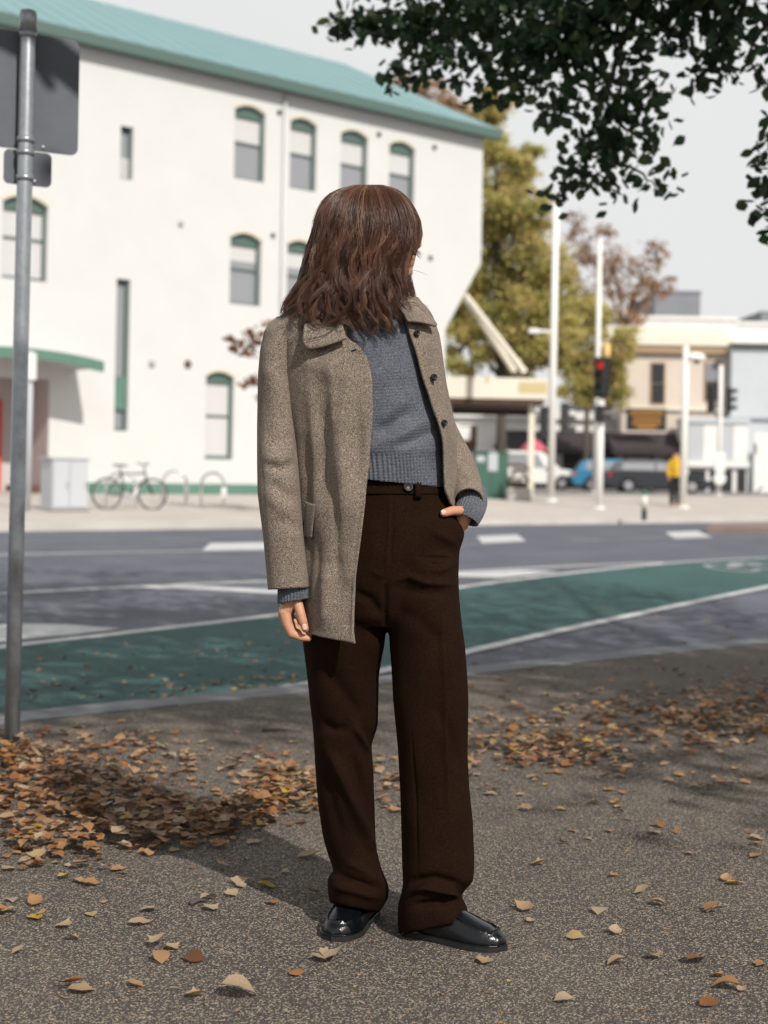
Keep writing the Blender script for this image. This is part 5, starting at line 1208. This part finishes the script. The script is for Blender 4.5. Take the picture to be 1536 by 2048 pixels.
# --- coat body
cr = [(588, 690, 812, .03, .068, 700, 800), (600, 640, 838, .03, .084, 690, 797), (610, 600, 850, .03, .096, 688, 801), (621, 573, 860, .03, .105, 689, 805), (634, 556, 867, .03, .115, 690, 810), (650, 546, 873, .03, .126, 692, 815), (677, 544, 880, .03, .136, 694, 823), (690, 549, 883, .03, .14, 717, 828), (706, 549, 885, .03, .142, 729, 833), (722, 550, 887, .03, .145, 737, 838), (756, 553, 891, .03, .15, 744, 847), (814, 562, 903, .03, .153, 746, 866), (842, 568, 909, .03, .154, 745, 878), (882, 576, 914, .03, .155, 741, 887), (983, 588, 912, .03, .158, 732, 893), (1011, 590, 910, .03, .16, 730, 905), (1072, 594, 905, .035, .16, 722, 905), (1130, 596, 900, .04, .16, 714, 905), (1191, 598, 895, .04, .16, 705, 905), (1258, 600, 890, .04, .16, 703, 905), (1290, 602, 890, .04, .16, 710, 905)]
ys = np.arange(588, 1290.1, 4.0); xl, xr, dc, bb_, xL, xR = interp_rows(cr, ys, 3)
phR = np.interp(ys, [1011, 1045, 1100, 1290], [-14, 18, 30, 40])
NPH = 190; P_ = 2.3; V = []
hemdrop = np.interp(np.linspace(0, 1, NPH), [0, 0.05, 0.14, 0.27, 0.5, 1], [0, -6, -14, -26, -34, -34])
for i, y in enumerate(ys):
    cx, a = (xl[i]+xr[i])/2, (xr[i]-xl[i])/2
    inv = lambda x: math.degrees(math.acos(max(-1, min(1, np.sign((x-cx)/a)*min(1, abs((x-cx)/a))**(P_/2.0)))))
    fL = 360-inv(xL[i]); fR = -inv(xR[i]) if y < 1011 else phR[i]
    ph = np.radians(np.linspace(fL, fR, NPH)); px = cx+a*sup(np.cos(ph), P_); d = dc[i]+bb_[i]*sup(np.sin(ph), P_)
    vv = max(0.0, (y-1040)/250.0); yy = y+hemdrop*vv
    flare = np.exp(-((np.arange(NPH))/9.0)**2)*0.012*np.clip((y-700)/100, 0, 1)
    V.append(D(px, yy, d-flare))
V = np.concatenate(V); F = grid_faces(len(ys), NPH, False)
coat = part('coat', V, F, M['wool'], normals=True); attach(coat)
coat_rows = [(r[0], r[1], r[2], r[3], r[4], 0) for r in cr]
fold(coat, [([(642, 770), (645, 900), (650, 1030)], 19, -.013), ([(678, 760), (686, 900), (690, 1100)], 20.0, 0.0140), ([(608, 850), (612, 1000), (618, 1200)], 10.0, -0.0140), ([(700, 1150), (692, 1230), (690, 1285)], 16.0, -0.0105), ([(655, 1120), (650, 1200), (648, 1270)], 16.0, 0.0105),
            ([(732, 760), (733, 850), (729, 930), (720, 1020), (711, 1100), (699, 1180), (695, 1270)], 1.8, -0.0039), ([(862, 690), (872, 760), (886, 840)], 10.0, -0.0070), ([(600, 720), (640, 730), (680, 745)], 22.0, 0.0105), ([(898, 860), (904, 930), (906, 1000)], 6.0, -0.0105), ([(630, 1050), (634, 1130), (640, 1240)], 9, -.007), ([(668, 950), (672, 1050), (676, 1180)], 9, -.006), ([(715, 780), (716, 880), (708, 980)], 10, -.006), ([(660, 720), (664, 800), (668, 880)], 9, .006), ([(620, 760), (625, 860), (632, 960)], 9, .006)], 0.0022)
solid(coat, .0055)
# --- sleeves
sl = [(633, 556, 588, .02, .03, 0), (638, 547, 594, .015, .042, 0), (646, 538, 594, .01, .053, 0), (660, 529, 590, .0, .061, 0), (700, 520, 583, -.005, .068, 0), (746, 516, 583, -.01, .068, 0), (848, 514, 592, -.015, .066, 0), (930, 514, 597, -.03, .064, 0), (988, 515, 601, -.036, .062, 0), (1072, 526, 607, -.042, .058, 0), (1157, 534, 616, -.042, .052, -.05), (1179, 536, 618, -.042, .05, -.06)]
V, F = loft(sl, 4, 96, 2.2, 2, (True, False)); slv = part('sleeve', V, F, M['wool']); slv.parent = coat
fold(slv, [([(528, 928), (560, 938), (592, 925)], 10.0, -0.0076), ([(525, 912), (560, 920), (588, 905)], 11.2, 0.0051), ([(535, 960), (568, 985), (600, 1000)], 11.2, -0.0068), ([(530, 990), (560, 1012), (590, 1030)], 11.2, 0.0043), ([(545, 1050), (575, 1042), (604, 1062)], 11.2, -0.0051), ([(530, 720), (556, 770), (580, 820)], 17.5, 0.0043), ([(560, 700), (566, 790), (570, 880)], 17.5, -0.0043), ([(526, 860), (555, 880), (585, 870)], 15.0, -0.0043), ([(522, 800), (521, 900), (530, 1050), (541, 1150)], 3.1, -0.0017)], 0.0014)
solid(slv, .005)
def tube_path(P, R, nseg=6, nphi=64, rib=None, flat=None):
    P = np.array(P); t0 = np.arange(len(P)); tt = np.linspace(0, len(P)-1, (len(P)-1)*nseg+1); Q = []
    for t in tt:
        i = min(int(t), len(P)-2); u = t-i; p0, p1, p2, p3 = P[max(i-1, 0)], P[i], P[i+1], P[min(i+2, len(P)-1)]
        Q.append(0.5*((2*p1)+(-p0+p2)*u+(2*p0-5*p1+4*p2-p3)*u*u+(-p0+3*p1-3*p2+p3)*u**3))
    Q = np.array(Q); rr = np.interp(tt, t0, R); T = np.gradient(Q, axis=0); T /= np.linalg.norm(T, axis=1)[:, None]; V = []; prev = np.array([1.0, 0, 0])
    for i in range(len(Q)):
        a = prev-T[i]*prev.dot(T[i]); a /= np.linalg.norm(a); b = np.cross(T[i], a); prev = a; ph = np.linspace(0, 2*math.pi, nphi, endpoint=False); m = rr[i]*(1+(rib(ph) if rib else 0))
        V.append(Q[i]+np.outer(m*np.cos(ph), a)+np.outer(m*np.sin(ph), b))
    return np.concatenate(V), grid_faces(len(Q), nphi, True)
V, F = tube_path([D(808, 645, .03), D(838, 668, .05), D(846, 740, .085), D(868, 850, .13), D(911, 930, .12), D(928, 972, .06), D(936, 1003, .0)], [.02, .046, .052, .051, .048, .043, .0375], 8, 72)
s2 = part('sleeve', V, F, M['wool']); s2.parent = coat; fold(s2, [([(916, 905), (935, 930), (952, 960)], 7, -.005), ([(915, 950), (930, 945), (950, 975)], 6, .004)], .001, .3); solid(s2, .005)
V, F = tube_path([D(944, 985, .06), D(944, 1006, .03), D(938, 1024, .012), D(931, 1040, .004)], [.034, .035, .034, .031], 8, 180, lambda ph: 0.045*np.cos(ph*30))
o = part('cuff', V, F, M['knit']); o.parent = swo; solid(o, .003)
# --- collar
def patch_surface(corners, rows, off, name, m_, parent, nu=26, nv=22, round_c=None, th=.006, lift=(0.0, 0.0), bow=0.0):
    """corners px: inner-top, inner-bottom, outer-bottom, outer-top; lies on the coat surface"""
    A, B_, C_, E_ = [np.array(c, float) for c in corners]; V = []
    for i in range(nu):
        u = i/(nu-1)
        for j in range(nv):
            v = j/(nv-1); u2, v2 = u, v
            if round_c:      # round the outer-bottom corner
                k = round_c; uu, vv = max(0, (u-(1-k))/k), max(0, (v-(1-k))/k); m = math.hypot(uu, vv)
                if uu > 0 and vv > 0 and m > 0:
                    s_ = max(uu, vv)/m; u2 = (1-k)+k*uu*s_; v2 = (1-k)+k*vv*s_
            p = (1-u2)*((1-v2)*A+v2*B_)+u2*((1-v2)*E_+v2*C_)
            p = p+np.array([0, bow*math.sin(math.pi*u)*v])
            d = surf_d(rows, p[0], p[1], 2.3)
            V.append(D(p[0], p[1], d-off-lift[0]*u*u-lift[1]*v*v))
    o = part(name, np.array(V), grid_faces(nu, nv, False), m_); o.parent = parent; solid(o, th, 0); return o
def relaxed(rows, k=1.12):
    return [(r[0], r[1]-10, r[2]+10, r[3], r[4], 0) for r in rows]
col1 = patch_surface([(668, 588), (693, 677), (603, 701), (616, 596)], relaxed(coat_rows), .010, 'collar', M['wool'], coat, round_c=.24, lift=(.006, .012), bow=4)
col2 = patch_surface([(786, 588), (815, 643), (877, 655), (836, 597)], relaxed(coat_rows), .010, 'collar', M['wool'], coat, round_c=.15, lift=(.004, .014), bow=-3)
V = []; NB = 60
for i, (y, xl_, xr_, dc_, b_) in enumerate([(572, 690, 815, .035, .072), (582, 684, 822, .035, .078), (596, 668, 836, .035, .09), (612, 640, 850, .035, .108), (626, 612, 862, .035, .125)]):
    ph = np.radians(np.linspace(205, -25, NB)); V.append(D((xl_+xr_)/2+(xr_-xl_)/2*np.cos(ph), y, dc_+b_*np.sin(ph)))
o = part('collar', np.concatenate(V), grid_faces(5, NB, False), M['wool']); o.parent = coat; solid(o, .005)
# pocket welt, buttons, buttonhole
patch_surface([(611, 1003), (607, 1073), (623, 1076), (630, 1009)], coat_rows, .0018, 'pocket_welt', M['wool'], coat, 8, 16, th=.0025)
bpy.context.view_layer.update()
for px, py, r in ((867, 755, .0085), (833, 667, .0075), (888, 846, .0075)):
    disc(px, py, surf_d(coat_rows, px, py)-.006, r, .005, M['horn'], 'button', coat, (math.radians(38), math.radians(-6)))
q = MB(); q.tube([D(703, 702, surf_d(coat_rows, 703, 702)-.0015), D(713, 699, surf_d(coat_rows, 713, 699)-.0015)], .0018, 6); o = q.build('buttonhole', M['horn'], None); o.parent = coat

# --- shoes
def shoe(toe, heel, name):
    toe, heel = np.array(toe), np.array(heel); ax = toe-heel; L = np.linalg.norm(ax); ax /= L; ay = np.array([-ax[1], ax[0], 0]); az = np.array([0, 0, 1.0])
    root_m = Matrix([[ax[0], ay[0], 0, heel[0]], [ax[1], ay[1], 0, heel[1]], [0, 0, 1, 0], [0, 0, 0, 1]])
    def half(x, grow=0.0):
        t = x/L; w_ = np.interp(t, [0, .04, .12, .3, .5, .68, .8, .9, .96, 1.0], [.012, .026, .033, .034, .039, .046, .044, .035, .023, .0]); return w_+grow
    xs = np.concatenate([np.linspace(0, .9, 44), np.linspace(.9, 1, 24)[1:]])*L
    hz = lambda x: np.interp(x/L, [0, .1, .3, .45, .58, .7, .82, .92, .97, 1.0], [.055, .070, .080, .082, .073, .060, .050, .040, .031, .018])
    V = []; nv = 49; th = np.linspace(0, math.pi, nv)
    for x in xs:
        w_, h = max(half(x), .0008), hz(x); t = x/L
        yy = w_*sup(np.cos(th), 2.5); zz = .012+(h-.012)*sup(np.sin(th), 2.2)
        # raised moccasin seam running round the vamp
        f = np.cos(th)/0.70; seam = np.exp(-((np.abs(f)-1)/0.09)**2) if t < .80 else np.exp(-((np.hypot(np.clip(np.cos(th), -1, 1)/0.70, (t-.80)/.12)-1)/0.10)**2)
        if t > .42: zz = zz+seam*(.0048+.0022*np.cos(x*520+np.cos(th)*46))
        if t > .42:      # vamp apron slightly sunken inside the seam
            ins = (np.abs(np.cos(th)) < .6) & (t < .9); zz = zz-0.0022*ins
        V.append(np.stack([np.full(nv, x), yy, zz], 1))
    V = np.concatenate(V); F = grid_faces(len(xs), nv, False); F.append(tuple(range(nv)))
    up = mesh_obj(name, V, F, M['leather'], None, True); fix_normals(up); up.matrix_world = root_m
    # sole with welt and heel block
    out = [(x, half(x, .0045)) for x in xs]; poly = [(x-0.001, w_) for x, w_ in out]+[(L+.004, 0)]+[(x-0.001, -w_) for x, w_ in out[::-1]]
    q = MB(); q.prism(poly, 'z', .003, .0135)
    hp = [p for p in poly if p[0] < .30*L]; q.prism(hp, 'z', .0, .0032)
    tp = [p for p in poly if p[0] > .42*L]; q.prism(tp, 'z', .0, .0032)
    so = q.build('sole', M['sole'], up)
    q = MB(); q.tube([(x, half(x, .0035)*sgn, .0145) for sgn, seq in ((1, xs), (-1, xs[::-1])) for x in seq], .0018, 5); q.build('welt', M['leather'], up, True)
    up.parent = pz; up.matrix_parent_inverse = PI
    return up
g1t, g1h = G(664, 1884), None
sh1 = shoe((g1t[0], g1t[1], 0), (g1t[0]+.085, g1t[1]+.232, 0), 'shoe')
g2t = G(1012, 1901); g2h = G(806, 1862)
sh2 = shoe((g2t[0], g2t[1], 0), (g2h[0], g2h[1], 0), 'shoe')

# --- body: head, neck, trunk, limbs as one skin surface, hands at finer grain joined to it
k = PXM
parts = [ellipsoid(D(737, 466, .0), 86*k, .076, 86*k), ellipsoid(D(776, 512, .005), 50*k, .056, 50*k), ellipsoid(D(795, 480, .005), 34*k, .055, 42*k),
         blob([D(822, 462, .01), D(832, 478, .012), D(836, 489, .012)], [5*k, 7*k, 8.5*k]), blob([D(826, 492, -.006), D(824, 493, .026)], [7*k, 7*k]),
         blob([D(822, 515, -.012), D(824, 514, .01), D(822, 515, .03)], [7*k, 8*k, 7*k]), blob([D(819, 526, -.010), D(822, 526, .01), D(819, 526, .028)], [7*k, 8*k, 7*k]), blob([D(812, 543, .0), D(814, 543, .02)], [13*k, 13*k]),
         blob([D(812, 448, -.03), D(818, 450, .01), D(812, 448, .05)], [11*k, 12*k, 11*k]), ellipsoid(D(735, 490, -.078), 12*k, .008, 18*k), ellipsoid(D(735, 490, .078), 12*k, .008, 18*k),
         blob([D(752, 535, .015), D(748, 580, .025), D(745, 630, .03)], [44*k, 42*k, 48*k]),
         ellipsoid(D(742, 690, .03), 118*k, .085, 85*k), ellipsoid(D(745, 800, .03), 112*k, .09, 110*k), ellipsoid(D(770, 930, .03), 98*k, .085, 90*k), ellipsoid(D(768, 1060, .03), 118*k, .095, 110*k),
         blob([D(640, 670, .03), D(580, 690, .01), D(552, 780, -.01), D(556, 920, -.03), D(574, 1080, -.042), D(585, 1180, -.042)], [40*k, 36*k, 27*k, 27*k, 25*k, 20*k]),
         blob([D(810, 670, .03), D(838, 685, .05), D(850, 780, .10), D(875, 870, .135), D(912, 932, .115), D(930, 975, .06), D(938, 1008, .02)], [36*k, 32*k, 30*k, 28*k, 26*k, 24*k, 20*k]),
         blob([D(700, 1080, .04), D(690, 1250, .04), D(692, 1450, .06), D(705, 1650, .08), D(722, 1800, .10), D(715, 1845, .07)], [64*k, 60*k, 48*k, 38*k, 28*k, 27*k]),
         blob([D(838, 1080, .02), D(852, 1250, .0), D(864, 1450, -.01), D(862, 1650, .0), D(842, 1810, .0), D(860, 1840, -.01)], [64*k, 60*k, 48*k, 38*k, 28*k, 27*k])]
bodyV, bodyF = remesh(*join(parts), 0.0036, 5)
# right hand, hanging (seen from the thumb side)
def DH(x, y, d): return D(x, y, d-.042)
h1 = [blob([DH(584, 1188, 0), DH(580, 1206, .002), DH(570, 1224, .0)], [17*k, 16*k, 13*k]), blob([DH(586, 1190, .018), DH(578, 1208, .018), DH(568, 1226, .018)], [15*k, 15*k, 12.5*k]), blob([DH(586, 1192, .03), DH(580, 1210, .034), DH(571, 1228, .036)], [13*k, 14*k, 11.5*k]), blob([DH(588, 1194, .035), DH(584, 1212, .045), DH(577, 1228, .05)], [12*k, 12*k, 10*k]),
      blob([DH(569, 1225, -.002), DH(575, 1248, -.005), DH(584, 1267, -.006), DH(603, 1275, -.004), DH(618, 1277.5, -.002)], [12.5*k, 10.5*k, 9.6*k, 7.6*k, 5.6*k]),
      blob([DH(567, 1227, .017), DH(576, 1250, .016), DH(588, 1264, .015), DH(607, 1268.5, .014), DH(621, 1268.5, .012)], [11.5*k, 9.8*k, 8.8*k, 7.2*k, 5.4*k]),
      blob([DH(571, 1228, .035), DH(580, 1246, .034), DH(592, 1256, .032), DH(607, 1258, .03), DH(616, 1257, .028)], [10.5*k, 9*k, 8*k, 6.6*k, 5*k]),
      blob([DH(577, 1228, .05), DH(586, 1242, .05), DH(596, 1249, .048), DH(607, 1249, .045)], [9.5*k, 7.8*k, 6.6*k, 5*k]),
      blob([DH(590, 1196, -.004), DH(597, 1212, -.012), DH(602, 1228, -.020), DH(606, 1243, -.022), DH(610.5, 1258, -.020)], [12*k, 10*k, 9*k, 8.8*k, 7.2*k])]
h1V, h1F = remesh(*join(h1), 0.0015, 4)
# left hand: thumb hooked over the pocket edge, fingers inside
h2 = [blob([D(940, 1008, .02), D(932, 1024, .010), D(924, 1044, .012), D(910, 1066, .025)], [18*k, 15.5*k, 14.5*k, 13*k]), blob([D(942, 1010, .03), D(934, 1030, .026), D(924, 1050, .03)], [14*k, 14*k, 13*k]),
      blob([D(934, 1020, .004), D(921, 1021.5, -.010), D(904, 1021.5, -.034), D(888, 1026, -.058)], [12.5*k, 10*k, 9.4*k, 8.2*k])]
for dx, dd_ in ((0, .02), (6, .035), (10, .05), (13, .062)): h2.append(blob([D(906+dx*.3, 1068, .02+dd_*.3), D(888+dx*.6, 1100, .02+dd_*.3), D(876+dx*.6, 1122, .02+dd_*.3)], [9*k, 8*k, 6*k]))
h2V, h2F = remesh(*join(h2), 0.0015, 4)
V, F = join([(bodyV, bodyF), (h1V, h1F), (h2V, h2F)])
body = part('body', V, F, M['skin']); attach(body)
def nail(px, py, d, w_, h_, rot, yaw, name='nail'):
    q = MB(); V_ = []
    for i in range(7):
        for j in range(7):
            u, v = (i/6-.5)*2, (j/6-.5)*2; r_ = math.sqrt(1-0.25*v*v) if True else 1; uu = u*(1-0.12*v*v); V_.append((uu*w_/2*(1-.12*abs(v)**3), -(.0018*(1-u*u)), v*h_/2*(1-.15*u*u)))
    o = mesh_obj(name, V_, grid_faces(7, 7, False), M['nail'], None, True); o.matrix_world = Matrix.Translation(Vector(D(px, py, d))) @ Matrix.Rotation(yaw, 4, 'Z') @ Matrix.Rotation(rot, 4, 'Y')
    o.parent = body; o.matrix_parent_inverse = body.matrix_world.inverted(); solid(o, .001); return o
bpy.context.view_layer.update()
nail(609.3, 1254, -.0705, .0115, .0145, math.radians(-12), 0.15)
nail(886.5, 1025, -.0665, .0120, .0125, math.radians(78), 0.5)
for e_ in (-.026, .046):
    v, f = ellipsoid(D(816, 470, .01+e_), .011, .011, .011); o = part('eye', v, f, mat('eye_white', (0.6, 0.58, 0.55), 0.2)); o.parent = body; o.matrix_parent_inverse = body.matrix_world.inverted()

# --- hair
hr = [(369, 716, 760, 0, .018, 0), (372, 700, 774, 0, .036, 0), (378, 680, 790, 0, .056, 0), (388, 662, 804, 0, .074, 0), (402, 649, 816, 0, .088, 0), (420, 640, 826, 0, .097, 0), (441, 633, 834, 0, .104, 0), (469, 627, 838, 0, .109, 0), (485, 622, 836, 0, .110, 0), (500, 618, 829, 0, .111, 0), (515, 614, 822, 0, .112, 0), (530, 610, 818, 0, .112, 0), (545, 605, 815, 0, .113, 0), (560, 600, 817, 0, .115, 0), (577, 592, 821, 0, .117, 0), (600, 582, 823, 0, .12, 0), (625, 573, 825, 0, .122, 0), (680, 566, 826, 0, .124, 0)]
HY_ = np.arange(369, 681, 1.0); hxl, hxr, hdc, hb, _ = interp_rows(hr, HY_, 4)
def hair_pt(y, ph, rho, ox=0.0):
    xl_, xr_, b_ = np.interp(y, HY_, hxl), np.interp(y, HY_, hxr), np.interp(y, HY_, hb); cx, a = (xl_+xr_)/2, (xr_-xl_)/2
    return cx+rho*a*sup(np.cos(ph), 2.15)+ox, rho*b_*sup(np.sin(ph), 2.15)
capr = [(r[0]+4, (r[1]+r[2])/2-(r[2]-r[1])/2*.90, (r[1]+r[2])/2+(r[2]-r[1])/2*.88, r[3], r[4]*.90, 0) for r in hr if r[0] <= 560]
M['hair'] = bpy.data.materials.new('hair'); M['hair'].use_nodes = True; n_, l_, b_ = nodes_of(M['hair'])
a_ = n_.new('ShaderNodeAttribute'); a_.attribute_name = 'tint'; rp = n_.new('ShaderNodeValToRGB'); e = rp.color_ramp.elements
e[0].position = 0; e[0].color = (0.022, 0.008, 0.005, 1); e[1].position = 1; e[1].color = (0.27, 0.135, 0.08, 1); q_ = e.new(.5); q_.color = (0.095, 0.038, 0.022, 1)
l_.new(a_.outputs['Fac'], rp.inputs[0]); l_.new(rp.outputs[0], b_.inputs['Base Color']); b_.inputs['Roughness'].default_value = .36; b_.inputs['Specular IOR Level'].default_value = .45
hm_cap = mat('hair_under', (0.028, 0.0105, 0.006), .6, .3)
V, F = loft(capr, 4, 96, 2.15, 2, (True, False)); hcap = part('hair', V, F, hm_cap); attach(hcap)
rgh = np.random.default_rng(3); HV, HF, HT = [], [], []; hoff = 0
def strand(pts, r0, r1, tint):
    global hoff
    P = np.asarray(pts); n = len(P); T = np.gradient(P, axis=0); T /= (np.linalg.norm(T, axis=1)[:, None]+1e-9)
    a = np.cross(T, np.array([0, 1.0, 0])); a /= (np.linalg.norm(a, axis=1)[:, None]+1e-9); b = np.cross(T, a); rr = np.linspace(r0, r1, n)[:, None]
    V = np.stack([P+rr*(math.cos(x)*a+math.sin(x)*b) for x in (math.pi/2, math.pi*7/6, math.pi*11/6)], 1).reshape(-1, 3)
    i = np.arange(n-1)[:, None]*3; f = np.concatenate([np.concatenate([i+j, i+(j+1) % 3, i+3+(j+1) % 3, i+3+j], 1) for j in range(3)])
    HV.append(V); HF.append(f+hoff); HT.append(np.full(len(V), tint)); hoff += len(V)
NP = 30
for lk in range(330):
    front = lk < 240
    ph0 = math.radians(rgh.uniform(178, 372) if front else rgh.uniform(5, 175))
    yend = rgh.uniform(580, 664) if front else rgh.uniform(580, 640)
    if math.cos(ph0) > .80 and front: yend = rgh.uniform(540, 610)
    if math.cos(ph0) < -.7: yend = rgh.uniform(595, 632)
    lam, phase, amp = rgh.uniform(75, 135), rgh.uniform(0, 6.28), rgh.uniform(6, 15)
    lt = np.clip(rgh.normal(.46, .22), .03, .98); rho0 = rgh.uniform(.87, 1.04); drift = rgh.normal()*.2; spread = rgh.uniform(.025, .085)
    curl = rgh.uniform(0.2, 1.0)
    for s_ in range(20 if front else 10):
        dph = rgh.normal()*spread; dr = rgh.normal()*.018; ye = yend+rgh.normal()*8; tint = np.clip(lt+rgh.normal()*.13, 0, 1); j1, j2 = rgh.normal()*1.6, rgh.normal()*.3
        y = np.linspace(369.5+abs(rgh.normal())*3, ye, NP); t = (y-369)/250.0
        clump = 1-.72*np.clip((y-430)/170, 0, 1); A_ = amp*np.clip((y-395)/180, 0, 1.15)**1.1*(1+.5*curl*np.clip((y-570)/70, 0, 1))
        w_ = np.sin(6.283*(y-369)/lam+phase+j2); w2 = np.cos(6.283*(y-369)/lam*.9+phase*1.7+j2)
        ph = ph0+dph*clump+drift*np.clip((y-450)/200, 0, 1); rho = rho0+dr*clump+w2*A_*.0035
        px, d = hair_pt(y, ph, rho); px = px+A_*w_*(abs(math.sin(ph0))*.9+.1)+j1*np.clip((y-440)/150, 0, 1)
        d = d-.004*w2*np.clip((y-430)/150, 0, 1)
        strand(D(px, y+2.2*np.sin(y*.05+phase)*0, d), .00060, .00028, tint)
# loose wisps
def spl(P, n=26):
    P = np.array(P, float); t = np.linspace(0, len(P)-1, n); out = []
    for x in t:
        i = min(int(x), len(P)-2); u = x-i; p0, p1, p2, p3 = P[max(i-1, 0)], P[i], P[i+1], P[min(i+2, len(P)-1)]
        out.append(0.5*((2*p1)+(-p0+p2)*u+(2*p0-5*p1+4*p2-p3)*u*u+(-p0+3*p1-3*p2+p3)*u**3))
    return np.array(out)
wisps = [([(648, 520), (636, 565), (612, 600), (590, 612), (570, 624)], -.09, 16), ([(664, 560), (655, 600), (668, 630), (690, 625), (676, 600)], -.135, 12), ([(690, 560), (700, 600), (672, 640), (640, 650), (625, 648)], -.145, 12), ([(725, 560), (722, 600), (740, 630), (754, 645), (750, 660), (735, 668)], -.145, 12), ([(706, 570), (712, 610), (724, 632), (722, 645)], -.14, 14), ([(760, 560), (765, 600), (782, 625), (778, 642)], -.14, 14), ([(805, 570), (812, 600), (832, 604), (857, 621)], -.11, 6), ([(800, 575), (806, 600), (820, 612), (818, 625)], -.12, 18), ([(640, 470), (625, 520), (608, 548), (600, 590)], -.03, 10), ([(655, 400), (636, 440), (622, 500), (615, 540)], -.01, 7), ([(680, 585), (672, 615), (690, 640), (700, 630)], -.14, 8), ([(812, 480), (828, 498), (838, 506), (843, 512)], -.03, 9), ([(808, 470), (822, 492), (828, 503), (836, 511)], -.045, 12), ([(790, 540), (806, 575), (822, 578), (818, 560)], -.10, 22), ([(745, 560), (748, 600), (760, 628), (752, 640)], -.14, 14), ([(618, 560), (600, 590), (582, 606), (572, 618)], -.05, 12), ([(822, 540), (838, 545), (850, 550)], 0.0, 1), ([(775, 555), (790, 590), (800, 615), (812, 630)], -.13, 14)]
for pts, d0, cnt in wisps:
    for c in range(cnt):
        off = rgh.normal(size=2)*2.6; ends = rgh.normal(size=2)*2.0; S = spl(pts); u = np.linspace(0, 1, len(S))
        x = S[:, 0]+off[0]*(1-.6*u)+ends[0]*u; y = S[:, 1]+off[1]*(1-.6*u)+ends[1]*u+u*rgh.normal()*4
        strand(D(x, y, d0+rgh.normal()*.004-.006*u), .00055, .00022, np.clip(rgh.normal(.38, .15), 0, 1))
for c in range(70):      # fly-aways at the outline
    ph = math.radians(rgh.choice([rgh.uniform(165, 215), rgh.uniform(-35, 15)])); y = np.linspace(375+rgh.uniform(0, 120), 0, 2)[0]; yy = np.linspace(y, y+rgh.uniform(40, 120), 18)
    px, d = hair_pt(yy, ph, 1.0+np.linspace(.0, rgh.uniform(.02, .09), 18)); strand(D(px+np.sin(yy*.06+c)*2, yy, d), .00032, .00015, .5)
hs = fast_mesh('hair_strands', np.concatenate(HV), np.concatenate(HF), np.concatenate(HT), M['hair'], None, True); hs.parent = hcap; hs['kind'] = 'stuff'

# ------------------------------------------------------------------ pedestrian beyond the road
FY = 46.0; bp_ = base(1350, FY); fk_ = FY/FPX
pd = thing('person', 'person in yellow top and black trousers standing by the far poles', 'person', bp_)
def E(x, y, z): return np.array([x, y, z])
bd = [blob([E(0, 0, 1.50), E(0, 0, 1.62)], [.10, .105]), blob([E(0, 0, 1.0), E(0, 0, 1.40)], [.13, .15]), blob([E(-.17, 0, 1.36), E(-.23, 0, 1.1), E(-.2, -.05, .84)], [.06, .05, .04]), blob([E(.17, 0, 1.36), E(.25, -.02, 1.12), E(.3, -.2, 1.0)], [.06, .05, .04]),
      blob([E(-.09, 0, .95), E(-.1, 0, .5), E(-.1, 0, .06), E(-.1, -.13, .04)], [.09, .065, .05, .04]), blob([E(.09, 0, .95), E(.1, 0.02, .5), E(.1, 0.05, .06), E(.1, -.08, .04)], [.09, .065, .05, .04])]
v, f = remesh(*join(bd), .015, 4); o = mesh_obj('body', v, f, M['skin'], pd, True)
v, f = remesh(*join([blob([E(0, 0, .95), E(0, 0, 1.2), E(0, 0, 1.42)], [.17, .19, .16]), blob([E(-.17, 0, 1.38), E(-.24, 0, 1.1), E(-.22, -.04, .98)], [.08, .075, .065]), blob([E(.17, 0, 1.38), E(.26, -.02, 1.12), E(.28, -.1, 1.05)], [.08, .075, .065])]), .015, 4); mesh_obj('top', v, f, M['yellow_top'], pd, True)
v, f = remesh(*join([blob([E(0, 0, .98), E(0, 0, .9)], [.165, .165]), blob([E(-.09, 0, .92), E(-.1, 0, .5), E(-.1, 0, .1)], [.115, .09, .08]), blob([E(.09, 0, .92), E(.1, .02, .5), E(.1, .05, .1)], [.115, .09, .08])]), .015, 4); mesh_obj('trousers', v, f, M['dark_cloth'], pd, True)
v, f = remesh(*join([blob([E(0, .02, 1.66), E(0, .03, 1.58)], [.115, .112])]), .012, 3); mesh_obj('hair', v, f, M['dark_cloth'], pd, True)
bpy.context.view_layer.update()
